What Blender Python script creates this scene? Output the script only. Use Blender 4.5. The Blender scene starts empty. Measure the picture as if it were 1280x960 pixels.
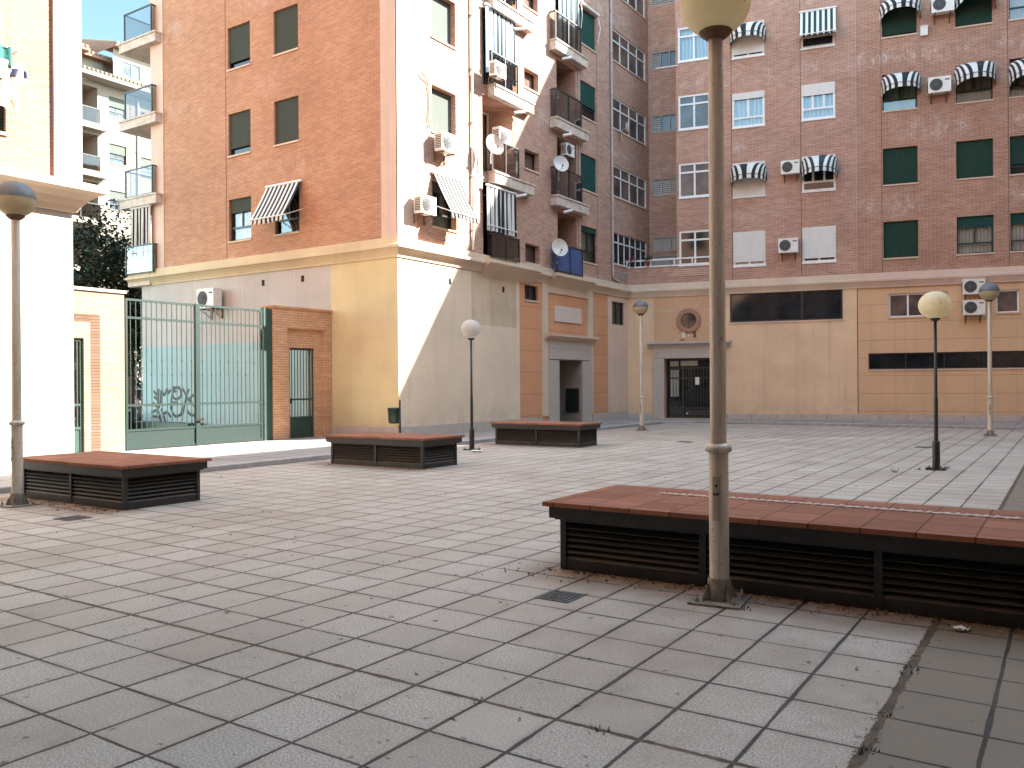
import bpy, math, random
from mathutils import Vector, Matrix
R = math.radians
rnd = random.Random(7)
scene = bpy.context.scene
COL = scene.collection

# ------------------------------------------------------------------ helpers
class MB:
    """collects faces; build() links them as ONE mesh object"""
    def __init__(s): s.v = []; s.f = []; s.m = []; s.uv = []; s.sm = []
    def face(s, pts, m=0, uv=None, smooth=False):
        i = len(s.v); s.v.extend([tuple(p) for p in pts]); s.f.append(tuple(range(i, i+len(pts))))
        s.m.append(m); s.uv.append(uv); s.sm.append(smooth)
    def box(s, x0, x1, y0, y1, z0, z1, m=0, skip=''):
        if x0 > x1: x0, x1 = x1, x0
        if y0 > y1: y0, y1 = y1, y0
        if z0 > z1: z0, z1 = z1, z0
        P = lambda a, b, c: (a, b, c)
        if 'f' not in skip: s.face([P(x0,y0,z0),P(x1,y0,z0),P(x1,y0,z1),P(x0,y0,z1)], m)
        if 'b' not in skip: s.face([P(x1,y1,z0),P(x0,y1,z0),P(x0,y1,z1),P(x1,y1,z1)], m)
        if 'l' not in skip: s.face([P(x0,y1,z0),P(x0,y0,z0),P(x0,y0,z1),P(x0,y1,z1)], m)
        if 'r' not in skip: s.face([P(x1,y0,z0),P(x1,y1,z0),P(x1,y1,z1),P(x1,y0,z1)], m)
        if 't' not in skip: s.face([P(x0,y0,z1),P(x1,y0,z1),P(x1,y1,z1),P(x0,y1,z1)], m)
        if 'd' not in skip: s.face([P(x0,y1,z0),P(x1,y1,z0),P(x1,y0,z0),P(x0,y0,z0)], m)
    def grid(s, rows, m=0, smooth=True, close=False, uvs=None):
        """rows: list of lists of points, shared vertices"""
        i0 = len(s.v); n = len(rows[0])
        for r in rows: s.v.extend([tuple(p) for p in r])
        for a in range(len(rows)-1):
            for b in range(n if close else n-1):
                b2 = (b+1) % n
                s.f.append((i0+a*n+b, i0+a*n+b2, i0+(a+1)*n+b2, i0+(a+1)*n+b))
                s.m.append(m); s.sm.append(smooth)
                s.uv.append(None if uvs is None else [uvs[a][b], uvs[a][b2], uvs[a+1][b2], uvs[a+1][b]])
    def lathe(s, prof, c=(0,0,0), n=24, m=0, smooth=True, axis='z'):
        rows = []
        for r, z in prof:
            row = []
            for k in range(n):
                a = 2*math.pi*k/n; x, y = r*math.cos(a), r*math.sin(a)
                if axis == 'z': row.append((c[0]+x, c[1]+y, c[2]+z))
                elif axis == 'y': row.append((c[0]+x, c[1]-z, c[2]+y))
                else: row.append((c[0]+z, c[1]+x, c[2]+y))
            rows.append(row)
        s.grid(rows, m, smooth, close=True)
    def tube(s, pts, r, n=8, m=0, caps=True):
        pts = [Vector(p) for p in pts]; rows = []
        for i, p in enumerate(pts):
            d = (pts[min(i+1, len(pts)-1)] - pts[max(i-1, 0)])
            if d.length < 1e-6: d = Vector((0,0,1))
            d.normalize()
            a = d.cross(Vector((0,0,1)) if abs(d.z) < .9 else Vector((1,0,0))).normalized(); b = d.cross(a)
            rr = r[i] if isinstance(r, (list, tuple)) else r
            rows.append([p + a*rr*math.cos(2*math.pi*k/n) + b*rr*math.sin(2*math.pi*k/n) for k in range(n)])
        s.grid(rows, m, True, close=True)
        if caps:
            s.face(rows[0][::-1], m); s.face(rows[-1], m)
    def extrude(s, prof, u0, u1, k0=0, k1=0, m=0, caps=True, close=False):
        """prof [(n,z)] n outward; runs along u; ends mitred by k*n"""
        A = [(u0+k0*n, -n, z) for n, z in prof]; B = [(u1+k1*n, -n, z) for n, z in prof]
        N = len(prof)
        for i in range(N if close else N-1):
            j = (i+1) % N
            s.face([A[i], B[i], B[j], A[j]], m)
        if caps: s.face(A[::-1], m); s.face(B, m)
    def wall(s, u0, u1, z0, z1, op=(), rec=.15, y=0.0, m=0, mr=None):
        us = sorted({u0, u1, *[v for o in op for v in o[:2] if u0 < v < u1]})
        zs = sorted({z0, z1, *[v for o in op for v in o[2:4] if z0 < v < z1]})
        for i in range(len(us)-1):
            for j in range(len(zs)-1):
                cu, cz = (us[i]+us[i+1])/2, (zs[j]+zs[j+1])/2
                if any(o[0] < cu < o[1] and o[2] < cz < o[3] for o in op): continue
                a, b, c, d = us[i], us[i+1], zs[j], zs[j+1]
                s.face([(a,y,c),(b,y,c),(b,y,d),(a,y,d)], m)
        mr = m if mr is None else mr
        for o in op:
            a, b, c, d = o[:4]; r = o[4] if len(o) > 4 else rec
            if b <= u0 or a >= u1 or d <= z0 or c >= z1: continue
            s.face([(a,y,c),(a,y,d),(a,y+r,d),(a,y+r,c)], mr); s.face([(b,y,d),(b,y,c),(b,y+r,c),(b,y+r,d)], mr)
            s.face([(a,y,d),(b,y,d),(b,y+r,d),(a,y+r,d)], mr); s.face([(a,y,c),(a,y+r,c),(b,y+r,c),(b,y,c)], mr)
    def build(s, name, mats, parent=None, fr=None):
        me = bpy.data.meshes.new(name); me.from_pydata(s.v, [], s.f)
        mats = mats if isinstance(mats, (list, tuple)) else [mats]
        for q in mats: me.materials.append(q)
        me.polygons.foreach_set('material_index', s.m); me.polygons.foreach_set('use_smooth', s.sm)
        if any(u is not None for u in s.uv):
            L = me.uv_layers.new(name='UVMap'); k = 0
            for p, u in zip(s.f, s.uv):
                for i in range(len(p)):
                    L.data[k].uv = u[i] if u is not None else (0, 0); k += 1
        me.update()
        o = bpy.data.objects.new(name, me); COL.objects.link(o)
        if parent is not None: o.parent = parent
        if fr is not None: o.location = fr[0]; o.rotation_euler = (0, 0, fr[1])
        return o

def tag(o, label=None, cat=None, group=None, kind=None):
    if label: o['label'] = label
    if cat: o['category'] = cat
    if group: o['group'] = group
    if kind: o['kind'] = kind
    return o
def empty(name, label, cat, loc=(0,0,0), rz=0, group=None):
    o = bpy.data.objects.new(name, None); o.empty_display_size = .2; COL.objects.link(o)
    o.location = loc; o.rotation_euler = (0, 0, rz)
    return tag(o, label, cat, group)
def copy_tree(o, parent=None):
    c = o.copy(); COL.objects.link(c)
    if parent is not None: c.parent = parent
    for ch in list(o.children): copy_tree(ch, c)
    return c

# ------------------------------------------------------------------ node helpers
class G:
    def __init__(s, name):
        s.m = bpy.data.materials.new(name); s.m.use_nodes = True
        s.t = s.m.node_tree; s.b = s.t.nodes['Principled BSDF']
    def put(s, sock, v):
        if v is None: return
        if isinstance(v, bpy.types.NodeSocket): s.t.links.new(v, sock)
        elif isinstance(v, (tuple, list)):
            v = tuple(v)
            if hasattr(sock.default_value, '__len__') and len(sock.default_value) == 4 and len(v) == 3: v = v+(1,)
            sock.default_value = v
        else: sock.default_value = v
    def n(s, typ, ins=None, out=0, **kw):
        q = s.t.nodes.new(typ)
        for k, v in kw.items(): setattr(q, k, v)
        for k, v in (ins or {}).items(): s.put(q.inputs[k], v)
        return q.outputs[out]
    def math(s, op, a, b=0, c=None, clamp=False):
        d = {0: a, 1: b}
        if c is not None: d[2] = c
        return s.n('ShaderNodeMath', d, operation=op, use_clamp=clamp)
    def mix(s, f, a, b, blend='MIX'):
        q = s.t.nodes.new('ShaderNodeMix'); q.data_type = 'RGBA'; q.blend_type = blend
        s.put(q.inputs[0], f); s.put(q.inputs[6], a); s.put(q.inputs[7], b); return q.outputs[2]
    def noise(s, vec, scale=5, detail=3, rough=.5): return s.n('ShaderNodeTexNoise', {'Vector': vec, 'Scale': scale, 'Detail': detail, 'Roughness': rough})
    def ramp(s, v, lo, hi): return s.n('ShaderNodeMapRange', {0: v, 1: lo, 2: hi, 3: 0., 4: 1.})
    def obj(s): return s.n('ShaderNodeTexCoord', out=3)
    def sep(s, v):
        q = s.t.nodes.new('ShaderNodeSeparateXYZ'); s.put(q.inputs[0], v); return q.outputs
    def comb(s, x, y, z=0.): return s.n('ShaderNodeCombineXYZ', {0: x, 1: y, 2: z})
    def scale(s, v, xyz): return s.n('ShaderNodeVectorMath', {0: v, 1: xyz}, operation='MULTIPLY')
    def bump(s, h, strength=.3, dist=.01): return s.n('ShaderNodeBump', {'Strength': strength, 'Distance': dist, 'Height': h})
    def done(s, col=None, rough=None, normal=None, **kw):
        s.put(s.b.inputs['Base Color'], col); s.put(s.b.inputs['Roughness'], rough); s.put(s.b.inputs['Normal'], normal)
        for k, v in kw.items(): s.put(s.b.inputs[k.replace('_', ' ')], v)
        return s.m

def plain(name, col, rough=.6, var=.12, scale=6., metal=0., bump=.0, **kw):
    g = G(name); v = g.obj(); a = g.noise(v, scale, 4, .6)
    f = g.ramp(a, .3, .7)
    lo = tuple(c*(1-var) for c in col); hi = tuple(min(1, c*(1+var)) for c in col)
    nm = g.bump(g.noise(v, scale*8, 3), bump, .01) if bump else None
    return g.done(g.mix(f, lo, hi), rough, nm, Metallic=metal, **kw)

def brick_mat(name, c1, c2, mortar, w=.245, h=.0655, stains=True, stain_amt=.55):
    g = G(name); x, y, z = g.sep(g.obj()); u = g.math('ADD', x, y); uv = g.comb(u, z)
    q = g.t.nodes.new('ShaderNodeTexBrick'); q.offset = .5
    for k, v in {'Vector': uv, 'Color1': c1, 'Color2': c2, 'Mortar': mortar, 'Scale': 1., 'Mortar Size': .0065, 'Mortar Smooth': .25, 'Bias': 0., 'Brick Width': w, 'Row Height': h}.items(): g.put(q.inputs[k], v)
    col = q.outputs[0]
    # per-brick tone
    row = g.math('FLOOR', g.math('DIVIDE', z, h)); cell = g.math('FLOOR', g.math('ADD', g.math('DIVIDE', u, w), g.math('MULTIPLY', g.math('MODULO', row, 2.), .5)))
    wn = g.n('ShaderNodeTexWhiteNoise', {'Vector': g.comb(cell, row)}, noise_dimensions='2D')
    col = g.mix(.5, col, g.mix(wn, (.45,.40,.38), (.72,.66,.62)), 'OVERLAY') if False else g.mix(g.math('MULTIPLY', wn, .35), col, tuple(c*.55 for c in c2))
    big = g.noise(uv, .45, 5, .6)
    col = g.mix(g.ramp(big, .35, .75), col, g.mix(1., col, (.80,.76,.74), 'MULTIPLY'))
    if stains:
        # lime bloom in bands along the floor slabs
        ph = g.math('FRACT', g.math('DIVIDE', g.math('SUBTRACT', z, 4.55), 2.67))
        band = g.math('MULTIPLY', g.ramp(ph, .05, .2), g.math('SUBTRACT', 1., g.ramp(ph, .26, .42)))
        s1 = g.math('MULTIPLY', g.ramp(g.noise(g.comb(u, g.math('MULTIPLY', z, .5)), 2.6, 8, .8), .47, .58), g.ramp(g.noise(g.comb(u, g.math('MULTIPLY', z, .55)), 19, 4, .7), .40, .60))
        s2 = g.ramp(g.noise(uv, .33, 2), .44, .56)
        col = g.mix(g.math('MULTIPLY', g.math('MULTIPLY', g.math('MULTIPLY', s1, band), s2), stain_amt), col, (.62,.55,.50))
    nm = g.bump(q.outputs[1], -.5, .008)
    return g.done(col, .85, nm)

def plaster(name, col, streak=.25, patch=.10, groove=None, bump=.12, dirt=(.30,.24,.18)):
    g = G(name); o = g.obj(); x, y, z = g.sep(o); u = g.math('ADD', x, y); uv = g.comb(u, z)
    a = g.ramp(g.noise(uv, .7, 5, .6), .3, .7)
    c = g.mix(a, tuple(k*(1-patch) for k in col), tuple(min(1,k*(1+patch)) for k in col))
    st = g.ramp(g.noise(g.comb(g.math('MULTIPLY', u, 2.2), g.math('MULTIPLY', z, .12)), 1.6, 6, .65), .52, .78)
    c = g.mix(g.math('MULTIPLY', st, streak), c, dirt)
    # splash-back dirt just above the ground
    low = g.math('MULTIPLY', g.math('SUBTRACT', 1., g.ramp(z, .25, 1.1)), g.ramp(g.noise(uv, 2.5, 5, .7), .42, .7))
    c = g.mix(g.math('MULTIPLY', low, .45), c, dirt)
    if groove:
        du, dz, o0, z0 = groove
        def ln(v, d, off, w):
            f = g.math('FRACT', g.math('DIVIDE', g.math('SUBTRACT', v, off), d)); return g.math('LESS_THAN', f, w/d)
        L = g.math('MAXIMUM', g.math('MULTIPLY', ln(u, du, o0, .018), .5), ln(z, dz, z0, .02))
        c = g.mix(g.math('MULTIPLY', L, .55), c, tuple(k*.35 for k in col))
    nm = g.bump(g.noise(o, 60, 3), bump, .006)
    return g.done(c, .9, nm)

def stripes(name, ca, cb, cyc, dirt=.15):
    g = G(name); uvn = g.n('ShaderNodeTexCoord', out=2); x, y, z = g.sep(uvn)
    f = g.math('GREATER_THAN', g.math('FRACT', g.math('MULTIPLY', x, cyc)), .5)
    c = g.mix(f, ca, cb); d = g.ramp(g.noise(g.obj(), 6, 4), .45, .75)
    c = g.mix(g.math('MULTIPLY', d, dirt), c, (.25,.22,.18))
    g.done(c, .85)
    return g.m

M = {}
BR = ((.50,.27,.185), (.40,.20,.133), (.62,.52,.44))
M['brick'] = brick_mat('facing_brick', *BR)
M['brickL'] = brick_mat('facing_brick_long_side', (.50,.245,.128), (.43,.20,.108), (.54,.36,.235), stain_amt=.6)  # same brick as the plaza side; warm bounce light put into its colour
M['brick_pier'] = brick_mat('pier_brick', (.60,.32,.165), (.52,.255,.125), (.68,.52,.38), stains=False)
M['brick_cream'] = brick_mat('pale_brick', (.33,.225,.16), (.29,.195,.135), (.12,.07,.045), stains=False)
M['brick_far'] = brick_mat('brown_brick', (.36,.17,.10), (.32,.15,.09), (.38,.3,.24), stains=False)
M['cream'] = plaster('cream_render', (.70,.555,.41))
M['cream_dirty'] = plaster('dirty_cream_render', (.56,.43,.30), streak=.55, patch=.16, dirt=(.26,.19,.13))
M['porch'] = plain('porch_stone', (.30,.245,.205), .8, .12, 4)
M['yellow'] = plaster('yellow_render', (.59,.485,.275), patch=.12, streak=.2)
M['greywall'] = plaster('grey_render', (.46,.42,.385), patch=.08, streak=.35)
M['teal'] = plaster('teal_dado', (.32,.44,.44), patch=.08, streak=.2)
M['beige'] = plaster('beige_render', (.70,.485,.31), patch=.12, streak=.38)
M['beige2'] = plaster('panelled_beige_render', (.63,.395,.225), patch=.07, groove=(1.27, .645, 8.55, .40), streak=.28)
M['salmon'] = plaster('salmon_render', (.60,.285,.145), patch=.08, groove=(9., .72, 0, .43), streak=.12)
M['salmon2'] = plaster('brown_salmon_render', (.58,.345,.205), patch=.08, streak=.1)
M['mauve'] = plaster('pinkish_render', (.66,.475,.36), patch=.08)
M['trim'] = plaster('pale_trim', (.60,.465,.345), patch=.12, streak=.3)
M['trim_pink'] = plaster('pink_trim', (.60,.43,.335), patch=.10, streak=.25)
M['whitewall'] = plaster('white_render', (.46,.43,.39), patch=.04, streak=.08)
M['creamwall'] = plaster('far_cream_render', (.24,.205,.17), patch=.05, streak=.08)
M['granite'] = plain('grey_granite', (.45,.38,.325), .7, .16, 14, bump=.15)
M['plinth'] = plain('plinth_stone', (.45,.385,.335), .8, .10, 5, bump=.2)
M['slabconc'] = plain('weathered_balcony_edge', (.53,.44,.365), .85, .28, 4, bump=.2)
M['soffit'] = plain('soffit_render', (.40,.32,.26), .9, .1, 3)
M['alu_green'] = plain('dark_green_aluminium', (.012,.030,.026), .4, .2, 8)
M['alu_black'] = plain('black_aluminium', (.016,.017,.018), .4, .2, 8)
M['alu_white'] = plain('white_aluminium', (.74,.74,.72), .4, .06, 8)
M['alu_cream'] = plain('cream_aluminium', (.55,.46,.35), .5, .08, 8)
M['rail'] = plain('railing_paint', (.030,.028,.026), .45, .25, 8)
def shutter(name, col):
    g = G(name); o = g.obj(); x, y, z = g.sep(o)
    f = g.math('FRACT', g.math('DIVIDE', z, .055)); tri = g.math('ABSOLUTE', g.math('SUBTRACT', f, .5))
    c = g.mix(g.math('GREATER_THAN', tri, .44), col, tuple(k*.55 for k in col))
    c = g.mix(g.math('MULTIPLY', g.ramp(g.noise(g.scale(o, (3,3,.6)), 2.5, 4), .45, .75), .25), c, tuple(k*.6+.03 for k in col))
    return g.done(c, .75, g.bump(tri, -.4, .01), Specular_IOR_Level=.12)
M['sh_green'] = shutter('green_roller_shutter', (.018,.045,.032))
M['sh_white'] = shutter('white_roller_shutter', (.70,.68,.63))
M['sh_grey'] = shutter('olive_grey_roller_shutter', (.052,.060,.046))
M['sh_dgreen'] = shutter('bottle_green_roller_shutter', (.016,.06,.05))
M['sh_pale'] = shutter('pale_sunlit_shutter', (.10,.112,.10))
def dark_glass(name, col=(.012,.014,.016), rough=.06):
    g = G(name); v = g.noise(g.obj(), 1.3, 2)
    return g.done(g.mix(g.ramp(v, .35, .7), tuple(k*.6 for k in col), tuple(k*1.7 for k in col)), rough, Specular_IOR_Level=.5)
M['glass'] = dark_glass('dark_window_glass')
M['glass_brown'] = dark_glass('brown_reflecting_glass', (.10,.068,.055), .2)
M['glass_blue'] = dark_glass('blue_grey_glass', (.055,.07,.085), .12)
def thin_glass(name, tint=(.93,.96,.95), refl=.10):
    g = G(name); t = g.t; out = t.nodes['Material Output']
    tr = g.n('ShaderNodeBsdfTransparent', {0: tint}); gl = g.n('ShaderNodeBsdfGlossy', {0: (.9,.95,1.), 1: .03})
    fr = g.n('ShaderNodeFresnel', {0: 1.45}); f = g.math('ADD', fr, refl-.04, clamp=True)
    mx = g.n('ShaderNodeMixShader', {0: f, 1: tr, 2: gl}); t.links.new(mx, out.inputs[0]); return g.m
M['thin'] = thin_glass('clear_glass')
M['smoked'] = thin_glass('smoked_balcony_glass', (.30,.31,.30), .14)
M['smoked_pale'] = thin_glass('pale_balcony_glass', (.58,.55,.50), .05)
M['blueglass'] = plain('blue_balcony_screen', (.045,.085,.22), .5, .2, 4)
def curtain(name, ca, cb, cyc=9.):
    g = G(name); x, y, z = g.sep(g.obj())
    w = g.math('SINE', g.math('ADD', g.math('MULTIPLY', x, cyc*6.283), g.math('MULTIPLY', g.noise(g.obj(), 2., 2), 5.)))
    return g.done(g.mix(g.ramp(w, -1., 1.), ca, cb), .9)
M['cur_white'] = curtain('white_net_curtain', (.42,.38,.33), (.62,.58,.52))
M['cur_blue'] = curtain('sky_reflection_curtain', (.20,.33,.44), (.42,.55,.64), 7.)  # net curtain, with the sky's reflection put into its blue
M['cur_beige'] = curtain('beige_blind', (.30,.26,.20), (.36,.32,.26), 2.)
M['cur_stripe'] = curtain('navy_and_white_curtain', (.03,.07,.12), (.75,.80,.82), 3.4)
M['cur_green'] = curtain('pale_green_blind', (.20,.29,.24), (.27,.36,.30), 2.)
M['cur_brown'] = curtain('brown_interior', (.06,.045,.035), (.15,.11,.09), 3.)
M['awn_bw'] = stripes('black_white_awning', (.66,.64,.59), (.009,.010,.012), 1.)
M['awn_green'] = stripes('green_white_awning', (.68,.69,.66), (.012,.035,.035), 1.)
M['awn_blue'] = stripes('blue_grey_white_curtain', (.34,.40,.42), (.03,.06,.075), 1.)
M['awn_pale'] = stripes('pale_thin_striped_awning', (.62,.62,.60), (.62,.62,.60), 1.)
def pale_awn():
    g = G('white_awning_with_thin_grey_lines'); x, y, z = g.sep(g.n('ShaderNodeTexCoord', out=2))
    f = g.math('GREATER_THAN', g.math('FRACT', x), .68)
    return g.done(g.mix(f, (.19,.19,.185), (.012,.013,.014)), .9, Specular_IOR_Level=.1)
M['awn_pale'] = pale_awn()
M['white_paint'] = plain('white_enamel', (.72,.71,.68), .45, .08, 8)
M['ac_white'] = plain('off_white_casing', (.70,.67,.61), .5, .08, 5)
M['ac_grey'] = plain('grey_grille', (.045,.045,.045), .6, .2, 9)
M['ac_dark'] = plain('dark_vent', (.025,.025,.026), .7, .2, 9)
M['rust'] = plain('rusty_steel', (.16,.085,.05), .8, .35, 20)
M['terracotta'] = None
M['pipe'] = plain('grey_pipe', (.42,.36,.33), .55, .15, 6)
M['pipe_white'] = plain('white_pvc_pipe', (.66,.62,.58), .5, .1, 6)
M['black_paint'] = plain('black_post_paint', (.013,.013,.015), .38, .3, 10)
M['gate'] = plain('sea_green_gate_paint', (.0065,.0215,.0175), .45, .10, 6)
M['gate_dark'] = plain('dark_green_paint', (.022,.055,.045), .45, .15, 6)
M['bark'] = plain('bark', (.08,.06,.045), .95, .35, 9, bump=.5)
M['asphalt'] = plain('asphalt', (.055,.053,.05), .9, .2, 3, bump=.2)
M['iron'] = plain('cast_iron', (.075,.068,.06), .7, .35, 25, bump=.5)
M['dirt'] = plain('dirt_joint', (.10,.07,.045), .95, .4, 30, bump=.6)
M['rope'] = plain('white_rope', (.70,.66,.60), .9, .2, 60)
M['paper'] = plain('waste_paper', (.74,.70,.66), .85, .1, 14)
M['kerb'] = plain('kerb_granite', (.37,.335,.31), .85, .18, 6, bump=.2)
M['roof_tile'] = plain('roof_tile', (.20,.10,.07), .85, .3, 12, bump=.3)
M['roof_pale'] = plain('pale_roof_tile', (.20,.165,.12), .85, .2, 12, bump=.3)
M['joint'] = plain('dark_sealant', (.08,.05,.042), .9, .2, 4)
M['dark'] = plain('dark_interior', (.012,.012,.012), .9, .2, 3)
M['silver'] = plain('silver_car_paint', (.62,.63,.64), .25, .03, 3, metal=.4)
M['maroon'] = plain('maroon_car_paint', (.30,.02,.05), .25, .05, 3)
M['tyre'] = plain('tyre_rubber', (.015,.015,.015), .85, .2, 9)
M['teal_cloth'] = plain('turquoise_cloth', (.02,.11,.095), .9, .15, 5)
M['navy_cloth'] = plain('navy_cloth', (.02,.025,.06), .9, .15, 5)
M['pink'] = plain('pink_petals', (.42,.06,.16), .8, .3, 30)
M['ink'] = plain('black_spray_paint', (.014,.014,.015), .6, .1, 5)

def leaf_mat(name, a, b):
    g = G(name); i = g.n('ShaderNodeNewGeometry', out=8)
    f = g.n('ShaderNodeTexWhiteNoise', {'W': i}, noise_dimensions='1D')
    return g.done(g.mix(f, a, b), .6, Specular_IOR_Level=.3)
M['leaf'] = leaf_mat('tree_leaves', (.009,.017,.006), (.030,.046,.017))
M['leaf2'] = leaf_mat('pot_leaves', (.02,.05,.02), (.06,.11,.04))
M['weed'] = leaf_mat('weeds', (.03,.045,.015), (.10,.11,.05))
M['litter'] = leaf_mat('dry_leaf_bits', (.06,.035,.02), (.24,.15,.08))

def metal_pole(name, col, stain):
    g = G(name); o = g.obj(); x, y, z = g.sep(o)
    st = g.ramp(g.noise(g.scale(o, (14,14,1.1)), 1.5, 6, .7), .40, .66)
    c = g.mix(st, col, stain)
    sp = g.ramp(g.noise(o, 42, 3), .62, .70); c = g.mix(g.math('MULTIPLY', sp, .5), c, (.07,.05,.035))
    top = g.ramp(z, 3.70, 3.86); c = g.mix(g.math('MULTIPLY', top, .75), c, (.16,.085,.05))
    return g.done(c, g.mix(st, (.38,)*3, (.6,)*3), g.bump(g.noise(o, 25, 4), .12, .005), Metallic=.2)
M['pole'] = metal_pole('weathered_grey_post_paint', (.62,.575,.49), (.42,.365,.28))
M['plate'] = plain('grimy_base_plate_paint', (.21,.185,.15), .7, .35, 18, bump=.3)
def globe_mat(name, c, d, grime=.55):
    g = G(name); o = g.obj(); x, y, z = g.sep(o)
    a = g.ramp(g.noise(g.scale(o, (5,5,2.)), 1.4, 5, .6), .35, .75)
    col = g.mix(g.math('MULTIPLY', a, grime), c, d)
    sp = g.ramp(g.noise(o, 20, 2), .70, .74); col = g.mix(g.math('MULTIPLY', sp, .6), col, (.09,.06,.03))
    g.done(col, .42)
    out = g.t.nodes['Material Output']; tl = g.n('ShaderNodeBsdfTranslucent', {0: col})
    mx = g.n('ShaderNodeMixShader', {0: .5, 1: g.b.outputs[0], 2: tl}); g.t.links.new(mx, out.inputs[0]); return g.m
M['globe'] = globe_mat('yellowed_plastic_globe', (.92,.84,.62), (.75,.61,.37))
M['globe_cream'] = globe_mat('cream_plastic_globe', (.68,.60,.42), (.56,.46,.28), .3)
M['globe_white'] = globe_mat('white_plastic_globe', (.70,.67,.63), (.60,.56,.52), .2)
M['globe_cap'] = plain('dark_grey_painted_cap', (.12,.135,.145), .5, .2, 9)

# ------------------------------------------------------------------ paving
TS, TX, TY = .405, -.72, 3.26
def paving_mat(name, main, side=None, specials=True, ts=TS):
    g = G(name); o = g.obj(); x, y, z = g.sep(o)
    wob = g.math('MULTIPLY', g.math('SUBTRACT', g.noise(o, 3.5, 3), .5), .012)
    wo2 = g.math('MULTIPLY', g.math('SUBTRACT', g.noise(o, 45, 2), .5), .007); wob = g.math('ADD', wob, wo2)
    xs = g.math('ADD', x, wob); ys = g.math('ADD', y, wob)
    a = g.math('DIVIDE', g.math('SUBTRACT', xs, TX), ts); b = g.math('DIVIDE', g.math('SUBTRACT', ys, TY), ts)
    fa, fb = g.math('FRACT', a), g.math('FRACT', b)
    da = g.math('MULTIPLY', g.math('MINIMUM', fa, g.math('SUBTRACT', 1., fa)), ts)
    db = g.math('MULTIPLY', g.math('MINIMUM', fb, g.math('SUBTRACT', 1., fb)), ts)
    tid = g.comb(g.math('FLOOR', a), g.math('FLOOR', b))
    w1 = g.n('ShaderNodeTexWhiteNoise', {'Vector': tid}, noise_dimensions='2D')
    # speckled exposed aggregate
    v1 = g.ramp(g.noise(o, 95, 3, .75), .40, .60); v2 = g.ramp(g.noise(o, 60, 3, .7), .3, .7)
    base = g.mix(v1, tuple(k*.48 for k in main), tuple(k*1.50 for k in main))
    base = g.mix(g.math('MULTIPLY', v2, .3), base, tuple(k*.78 for k in main))
    base = g.mix(g.math('MULTIPLY', w1, .60), base, (main[0]*.80, main[1]*.74, main[2]*.70))
    odd = g.n('ShaderNodeTexWhiteNoise', {'Vector': g.scale(tid, (1.37, 2.11, 1.))}, noise_dimensions='2D')
    base = g.mix(g.math('MULTIPLY', g.math('GREATER_THAN', odd, .95), .20), base, tuple(k*.52 for k in main))
    base = g.mix(g.math('MULTIPLY', g.math('LESS_THAN', odd, .05), .25), base, tuple(min(1, k*1.25) for k in main))
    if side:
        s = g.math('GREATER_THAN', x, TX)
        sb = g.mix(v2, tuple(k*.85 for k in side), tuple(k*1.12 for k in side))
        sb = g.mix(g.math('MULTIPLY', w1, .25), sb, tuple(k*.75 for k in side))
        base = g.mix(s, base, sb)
    # broad traffic grime and pale wear
    g1 = g.ramp(g.noise(o, .55, 6, .62), .40, .72); base = g.mix(g.math('MULTIPLY', g1, .42), base, (.185,.140,.100))
    g2 = g.ramp(g.noise(o, 2.3, 6, .7), .56, .74); base = g.mix(g.math('MULTIPLY', g2, .28), base, (.13,.105,.085))
    g3 = g.ramp(g.noise(o, 11., 3, .6), .67, .70); base = g.mix(g.math('MULTIPLY', g3, .65), base, (.075,.06,.048))
    if specials:
        # rusty soil washed out below the bench fronts
        def stain(x0, x1, y0, y1):
            m = g.math('MULTIPLY', g.ramp(x, x0-.2, x0+.15), g.math('SUBTRACT', 1., g.ramp(x, x1-.15, x1+.2)))
            m = g.math('MULTIPLY', m, g.math('MULTIPLY', g.ramp(y, y0, y1), g.math('LESS_THAN', y, y1+.2)))
            return m
        m = stain(-3.6, 1.6, 5.38, 5.92)
        for yy in (5.95, 11.62, 17.42): m = g.math('MAXIMUM', m, stain(-12.3, -9.4, yy-.75, yy))
        # soil trodden over the slabs near the long bench
        ax = g.math('SUBTRACT', x, .2); ay = g.math('SUBTRACT', y, 5.2)
        rr_ = g.math('SQRT', g.math('ADD', g.math('MULTIPLY', ax, ax), g.math('MULTIPLY', g.math('MULTIPLY', ay, ay), 1.5)))
        soil = g.math('MULTIPLY', g.math('SUBTRACT', 1., g.ramp(rr_, .8, 4.6)), g.ramp(g.noise(o, 1.4, 6, .65), .30, .62))
        base = g.mix(g.math('MULTIPLY', soil, .62), base, (.20,.142,.095))
        nz = g.ramp(g.noise(o, 5., 5, .7), .28, .6)
        base = g.mix(g.math('MULTIPLY', g.math('MULTIPLY', m, nz), .85), base, (.185,.105,.055))
    edge = g.math('MULTIPLY', g.math('SUBTRACT', 1., g.ramp(g.math('MINIMUM', da, db), .004, .05)), g.ramp(g.noise(o, 3.1, 5, .7), .42, .66))
    base = g.mix(g.math('MULTIPLY', edge, .40), base, (.15,.115,.082))
    gum = g.n('ShaderNodeTexVoronoi', {'Vector': o, 'Scale': 2.6}); base = g.mix(g.math('MULTIPLY', g.math('LESS_THAN', gum, .035), .6), base, (.09,.078,.068))
    # joints of uneven width
    jw = g.math('ADD', .0044, g.math('MULTIPLY', g.ramp(g.noise(o, 2.2, 3), .3, .7), .0065))
    jw2 = g.math('ADD', .0034, g.math('MULTIPLY', g.ramp(g.noise(o, 1.7, 3), .35, .7), .006))
    soft = .004
    def line(d, w): return g.n('ShaderNodeMapRange', {0: d, 1: w, 2: g.math('ADD', w, soft), 3: 1., 4: 0.})
    j = g.math('MAXIMUM', line(da, jw), line(db, jw2))
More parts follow.
